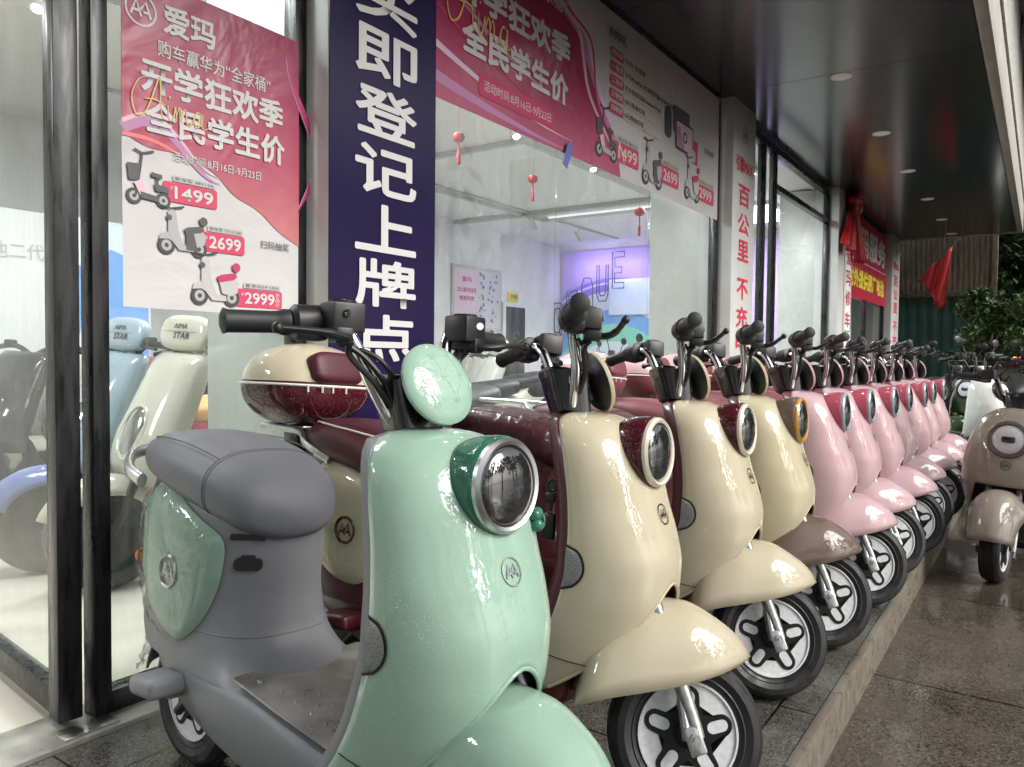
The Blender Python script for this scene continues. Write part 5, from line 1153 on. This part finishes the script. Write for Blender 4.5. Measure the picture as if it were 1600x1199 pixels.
# ------------------------------------------------------------------ right side: taupe scooter and parked bikes on the pavement
def build_taupe():
    K2 = [(.26, .20, .40, .150), (.34, .235, .455, .185), (.42, .26, .495, .21), (.50, .275, .515, .222), (.58, .280, .510, .222), (.66, .278, .490, .212), (.74, .272, .455, .192), (.80, .266, .42, .165), (.85, .258, .375, .125), (.878, .256, .335, .080), (.89, .265, .30, .012)]
    def s2(ph, z):
        xr, xf, w = ip(K2, z); return V((xr+(xf-xr)*abs(cos(ph))**.75, w*copysign(abs(sin(ph))**.85, sin(ph)), z))
    mb = MB(); P = []
    for i in range(41):
        t = (i/40)**1.5; row = []
        for j in range(49):
            ph = -pi/2+pi*j/48; zb = .49-.22*max(0, (abs(sin(ph))-.55)/.45)**.8; row.append(s2(ph, .889+(zb-.889)*t))
        P.append(row)
    mb.grid(P); G['t_shield'] = solid(mb.mesh('front_shield', sharp=0), .008)
    c = V((.462, 0, .73)); T = Matrix.Rotation(R(-14), 3, 'Y')
    mb = MB(); mb.lathe([(.098, -.03), (.100, .012), (.094, .022), (.080, .026), (.074, .02), (.074, -.01)], c, 'x', 44, T); G['t_ring'] = mb.mesh('headlight_ring')
    mb = MB(); mb.lathe([(.001, .030), (.03, .029), (.06, .026), (.074, .018), (.075, -.02)][::-1], c, 'x', 40, T); G['t_lens'] = mb.mesh('headlight')
    mb = MB(); mb.box(c+T @ V((.030, 0, -.004)), (.02, .062, .032), T, .008); G['t_core'] = mb.mesh('lamp_core')
    mb = MB(); monogram(mb, 0, 0, .024, lambda x, y, h: s2(asin(max(-1, min(1, copysign((abs(x)/ip(K2, .60+y)[2])**(1/.85), x)))), .60+y)+V((.0015+h, 0, 0)), .0005, .08); G['t_emblem'] = mb.mesh('emblem', sharp=0)
    AX = V((.56, 0, .20)); mb = MB(); P = []
    for i in range(21):
        a = R(12+140*i/20); row = []
        for j in range(17):
            s = -1+2*j/16; r = .285-.13*abs(s)**2.6; row.append(AX+V((r*cos(a)*.95, s*.142*(1-.25*max(0, cos(a))), r*sin(a)*.98)))
        P.append(row)
    mb.grid(P); G['t_guard'] = solid(mb.mesh('front_mudguard', sharp=0), .006)
build_taupe()
def bike(label, loc, yaw, paint_, steer_deg, lean=-3, seat='black_seat', mirror=False, ring='taupe_dark'):
    t = thing('electric_scooter', label, 'scooter', loc, (R(lean), 0, R(yaw)), 'scooters parked loose on the pavement'); S = steer(steer_deg)
    def P(nm, key, m_, par=t, mx=None): return inst(nm, G[key], m_, par, mx)
    s = P('front_shield', 't_shield', paint_); P('emblem', 't_emblem', 'ink_dark', s); h = P('headlight', 't_lens', 'rim', s); P('headlight_ring', 't_ring', ring, h) ; P('lamp_core', 't_core', 'black_gloss', h)
    P('inner_panel', 'inner_panel', 'taupe_trim'); P('front_mudguard', 't_guard', paint_, t, S)
    for w in ('front', 'rear'): q = P('wheel', w+'_tyre', 'tyre', t, S if w == 'front' else None); P('rim', w+'_rim', 'rim', q); P('spoke_star', w+'_star', 'star', q)
    for k in 'rl':
        P('fork_leg', 'fork_'+k, 'silver', t, S); b = P('handlebar', 'bar_'+k, 'black', t, S); P('grip', 'grip_'+k, 'grip', b); P('switch_housing', 'switch_'+k, 'black', b); P('brake_reservoir', 'reservoir_'+k, 'black', b); P('brake_lever', 'lever_'+k, 'black', b); P('side_panel', 'side_panel_'+k, paint_); P('footpeg', 'footpeg_'+k, 'taupe_trim'); P('turn_signal', 'blinker_'+k, 'amber')
    P('stem_cover', 'stem_cover', 'black_gloss', t, S); fl = P('floorboard', 'floorboard', 'taupe_trim'); P('floor_mat', 'floor_mat', 'mat', fl); P('seat_column', 'seat_column', 'taupe_trim'); P('seat', 'seat', seat); P('grab_rail', 'grab_rail', 'black'); P('tail_light', 'tail_light', 'red_plastic'); P('rear_mudguard', 'rear_mudguard', 'black'); P('stand', 'stand', 'black')
    if mirror: P('mirror', 's_mirror', 'black')
    return t
tag(put('paper_scrap', MB().box((2.42, -.02, -.1285), (.035, .012, .001), Matrix.Rotation(R(25), 3, 'Z')), 'wall_white'), 'tiny white paper scrap on the wet pavement near the kerb', 'litter')
bike('taupe scooter facing the camera on the wet pavement at the right edge', (5.20, .13, -.13), 175, 'taupe', -5)
bike('black scooter behind the taupe one at the right edge', (7.3, -.15, -.13), 168, 'black_paint', 5, mirror=True)
bike('white scooter with dark mirror parked askew beyond the pink row', (8.7, .72, -.0), 238, 'white_paint', -20, mirror=True, ring='black')
bike('dark olive scooter parked half hidden behind the taupe one', (9.3, .42, -.0), 150, 'olive_paint', 12, mirror=True, ring='black')
bike('black scooter deep in the shade under the small tree', (10.6, .95, 0), 200, 'black_paint', 8, mirror=True)

# ------------------------------------------------------------------ far end: hoarding, corrugated panel, flag, trees
mm('corrugated', noise_col(pmat('rusty corrugated sheet', (.17, .13, .09), .6), (.11, .085, .06), (.24, .19, .13), 6, 6, stretch=(1, 6, .6), bump=.3)); mm('green_sheet', noise_col(pmat('green hoarding sheet', (.022, .075, .058), .5), (.016, .058, .044), (.03, .095, .074), 3, 5))
X0 = 15.2
cp = thing('corrugated_screen', 'brown corrugated screen hung high behind the canopy end', 'screen', (X0, 1.4, 2.2)); m = MB(); pts = []
n = 90
m.grid([[V((X0+.02*sin(i*1.4), .74+1.6*i/n, z)) for i in range(n+1)] for z in (2.24, 3.25)]); at(put('sheet', m, 'corrugated', sharp=0), cp); at(put('edge_post', MB().box2((X0-.05, .66, 2.05), (X0+.05, .739, 3.3), .005), 'corrugated'), cp); at(put('lower_beam', MB().box2((X0-.06, .74, 2.12), (X0+.06, 2.4, 2.235), .005), 'bark'), cp)
gh = thing('green_hoarding', 'dark green sheet hoarding at the far end below the corrugated screen', 'fence', (X0+.2, 2.0, -.13)); m = MB(); m.grid([[V((X0+.25+.015*(1 if (i//2) % 2 else -1), .72+2.6*i/60, z)) for i in range(61)] for z in (-.2, 2.3)]); at(put('sheet', m, 'green_sheet', sharp=20), gh)
at(put('cap_rail', MB().box2((X0+.2, .7, 2.301), (X0+.3, 3.4, 2.35), .004), 'frame'), gh)
fl_ = thing('red_flag', 'red silk flag drooping from a stick under the far canopy end', 'flag', (11.2, 1.05, 2.4)); cloth([(11.2, .98, 2.46), (11.2, 1.10, 2.32)], [(11.2, 1.02, 1.72), (11.2, 1.16, 1.70)], 'flag_cloth', fl_, .02, 2)
m = MB(); P = []
for j in range(13):
    s = j/12; row = []
    for i in range(13):
        t = i/12; top = V((11.2, 1.34-.36*t, 2.10+.36*t)); bot = V((11.2, 1.30-.20*t, 2.04-.36*t)); p = top.lerp(bot, s); p.x += .03*sin(t*12+s*2); row.append(p)
    P.append(row)
m.grid(P); at(inst('flag_cloth', solid(m.mesh('flag_cloth', sharp=0), .003), 'silk'), fl_); at(put('flag_stick', MB().tube([(11.2, 1.36, 2.02), (11.2, .90, 2.56)], .012, 8), 'bark'), fl_); at(put('hanging_wire', MB().tube([(11.2, 1.06, 2.36), (11.2, 1.06, 3.0)], .004, 6), 'frame'), fl_)
def tree(name, label, x, y, z0, h, rx, rz, n, leaf, seed, trunk=.07, cat='tree', size=.06, kind=None):
    rn = random.Random(seed); t = thing(name, label, cat, (x, y, z0)); m = MB()
    top = z0+h; base = V((0, 0, 0)); limbs = []
    m.tube(spline([(0, 0, 0), (.04, .02, h*.25), (-.03, .03, h*.5), (.02, 0, h*.8)], 5), [trunk*(1-.75*i/15) for i in range(16)], 8)
    cl = []
    for k in range(26):
        a = rn.uniform(0, 2*pi); rr = rx*sqrt(rn.random())*.9; zz = h-rz+rz*rn.uniform(-.95, .95)
        k_ = sqrt(max(.05, 1-((zz-(h-rz))/rz)**2)); c = V((rr*k_*cos(a), rr*k_*sin(a), zz)); cl.append((c, rn.uniform(.16, .30)*rx*1.2))
        if k < 12: m.tube(spline([(0, 0, h*rn.uniform(.3, .6)), c*.5+V((0, 0, h*.25)), c], 4), [trunk*.35*(1-.8*i/8) for i in range(9)], 6)
    put('trunk', m, 'bark', t)
    m = MB()
    for i in range(n):
        c, r = rn.choice(cl); d = V((rn.gauss(0, 1), rn.gauss(0, 1), rn.gauss(0, 1))).normalized()*r*rn.random()**.4; p = c+d
        q = Matrix.Rotation(rn.uniform(0, 2*pi), 3, 'Z') @ Matrix.Rotation(rn.uniform(-1., 1.), 3, 'X') @ Matrix.Rotation(rn.uniform(-.6, .6), 3, 'Y'); s = size*rn.uniform(.6, 1.4)
        m.add([p+q @ V(v) for v in ((0, -s, 0), (s*.42, -s*.1, s*.12), (0, s, 0), (-s*.42, -s*.1, s*.12))], [(0, 1, 2), (0, 2, 3)])
    put('crown', m, leaf, t, sharp=0); return t
tree('small_tree', 'small leafy tree in a planter spot beyond the parked scooters', 10.9, .52, -.13, 1.95, .52, .62, 5200, 'leaf', 3, .05, size=.045)
tree('street_tree', 'tall dark tree behind the small leafy one, right of the corrugated screen', 17.5, .0, -.13, 4.6, 1.5, 1.5, 9000, 'leaf_dark', 4, .14, size=.09)
tree('street_tree', 'dark tree closing the right edge behind the parked bikes', 15.5, -1.3, -.13, 3.6, 1.3, 1.4, 8000, 'leaf_dark', 5, .12, size=.085)
tree('street_tree', 'farthest dark tree down the street', 23, -1.6, -.13, 5.5, 2.2, 2.2, 9000, 'leaf_dark', 6, .16, size=.12)
fs = thing('far_stall', 'far lit stall front with coloured strips down the street', 'stall', (19, -.55, -.13)); flat('led_red', (.6, .05, .03), emit=(1, .08, .05), es=3.); flat('led_green', (.1, .6, .1), emit=(.1, 1, .2), es=2.); flat('led_yellow', (.8, .7, .1), emit=(1, .8, .15), es=2.5)
at(put('counter_wall', MB().box2((19, -1.6, -.13), (19.3, .75, .92), .01), 'concrete'), fs); at(put('counter_top', MB().box2((18.9, -1.65, .921), (19.3, .80, 1.0), .004), 'sign_red'), fs)
for i, (y0, y1, k) in enumerate(((.28, .46, 'led_red'), (.08, .27, 'led_green'), (.47, .62, 'led_yellow'))): at(put('lit_sign', MB().box2((19, y0, 1.10), (19.06, y1, 1.30), .004), k), fs)
at(put('back_wall', MB().box2((19.5, -3.5, -.13), (19.7, .6, 3.2)), 'black'), fs)
sl = thing('street_lamp', 'small bright white globe lamp far behind the leafy tree', 'street lamp', (17.6, .79, -.13)); put('post', MB().tube([(0, 0, 0), (0, 0, 1.36)], .02, 8), 'frame', sl); put('globe', MB().blob((0, 0, 1.42), (.06, .06, .06)), 'lamp_glow', sl)
ff = thing('far_building', 'dark building closing the street behind the trees', 'building', (26, -4, -.25)); at(put('wall', MB().box2((26, -14, -.25), (27, 8, 9)), 'asphalt'), ff)
# trees across the road: their dark crowns stand against the sky in every lamp and lacquer
def wood():
    rn = random.Random(9); m = MB()
    for k in range(15):
        x = -6+2.5*k+rn.uniform(-.9, .9); y = -6.6+rn.uniform(-.8, .6); h = rn.uniform(3.4, 6.6)
        m.tube([(x, y, -.25), (x+.1, y, h*.7)], [.16, .07], 7)
        cl = [(V((x+rn.gauss(0, .9), y+rn.gauss(0, .8), h*rn.uniform(.45, 1.))), rn.uniform(.5, 1.1)) for _ in range(14)]
        for i in range(190):
            c, r = rn.choice(cl); p = c+V((rn.gauss(0, 1), rn.gauss(0, 1), rn.gauss(0, 1))).normalized()*r*rn.random()**.5
            q = Matrix.Rotation(rn.uniform(0, 6.28), 3, 'Z') @ Matrix.Rotation(rn.uniform(-1.2, 1.2), 3, 'X'); s = rn.uniform(.22, .46)
            m.add([p+q @ V(v) for v in ((0, -s, 0), (s*.5, 0, s*.1), (0, s, 0), (-s*.5, 0, s*.1))], [(0, 1, 2), (0, 2, 3)])
    o = put('roadside_wood', m, 'leaf_dark', sharp=0); o['kind'] = 'stuff'; tag(o, 'dark row of trees across the road mirrored in the lamps', 'trees', kind='stuff')
wood()
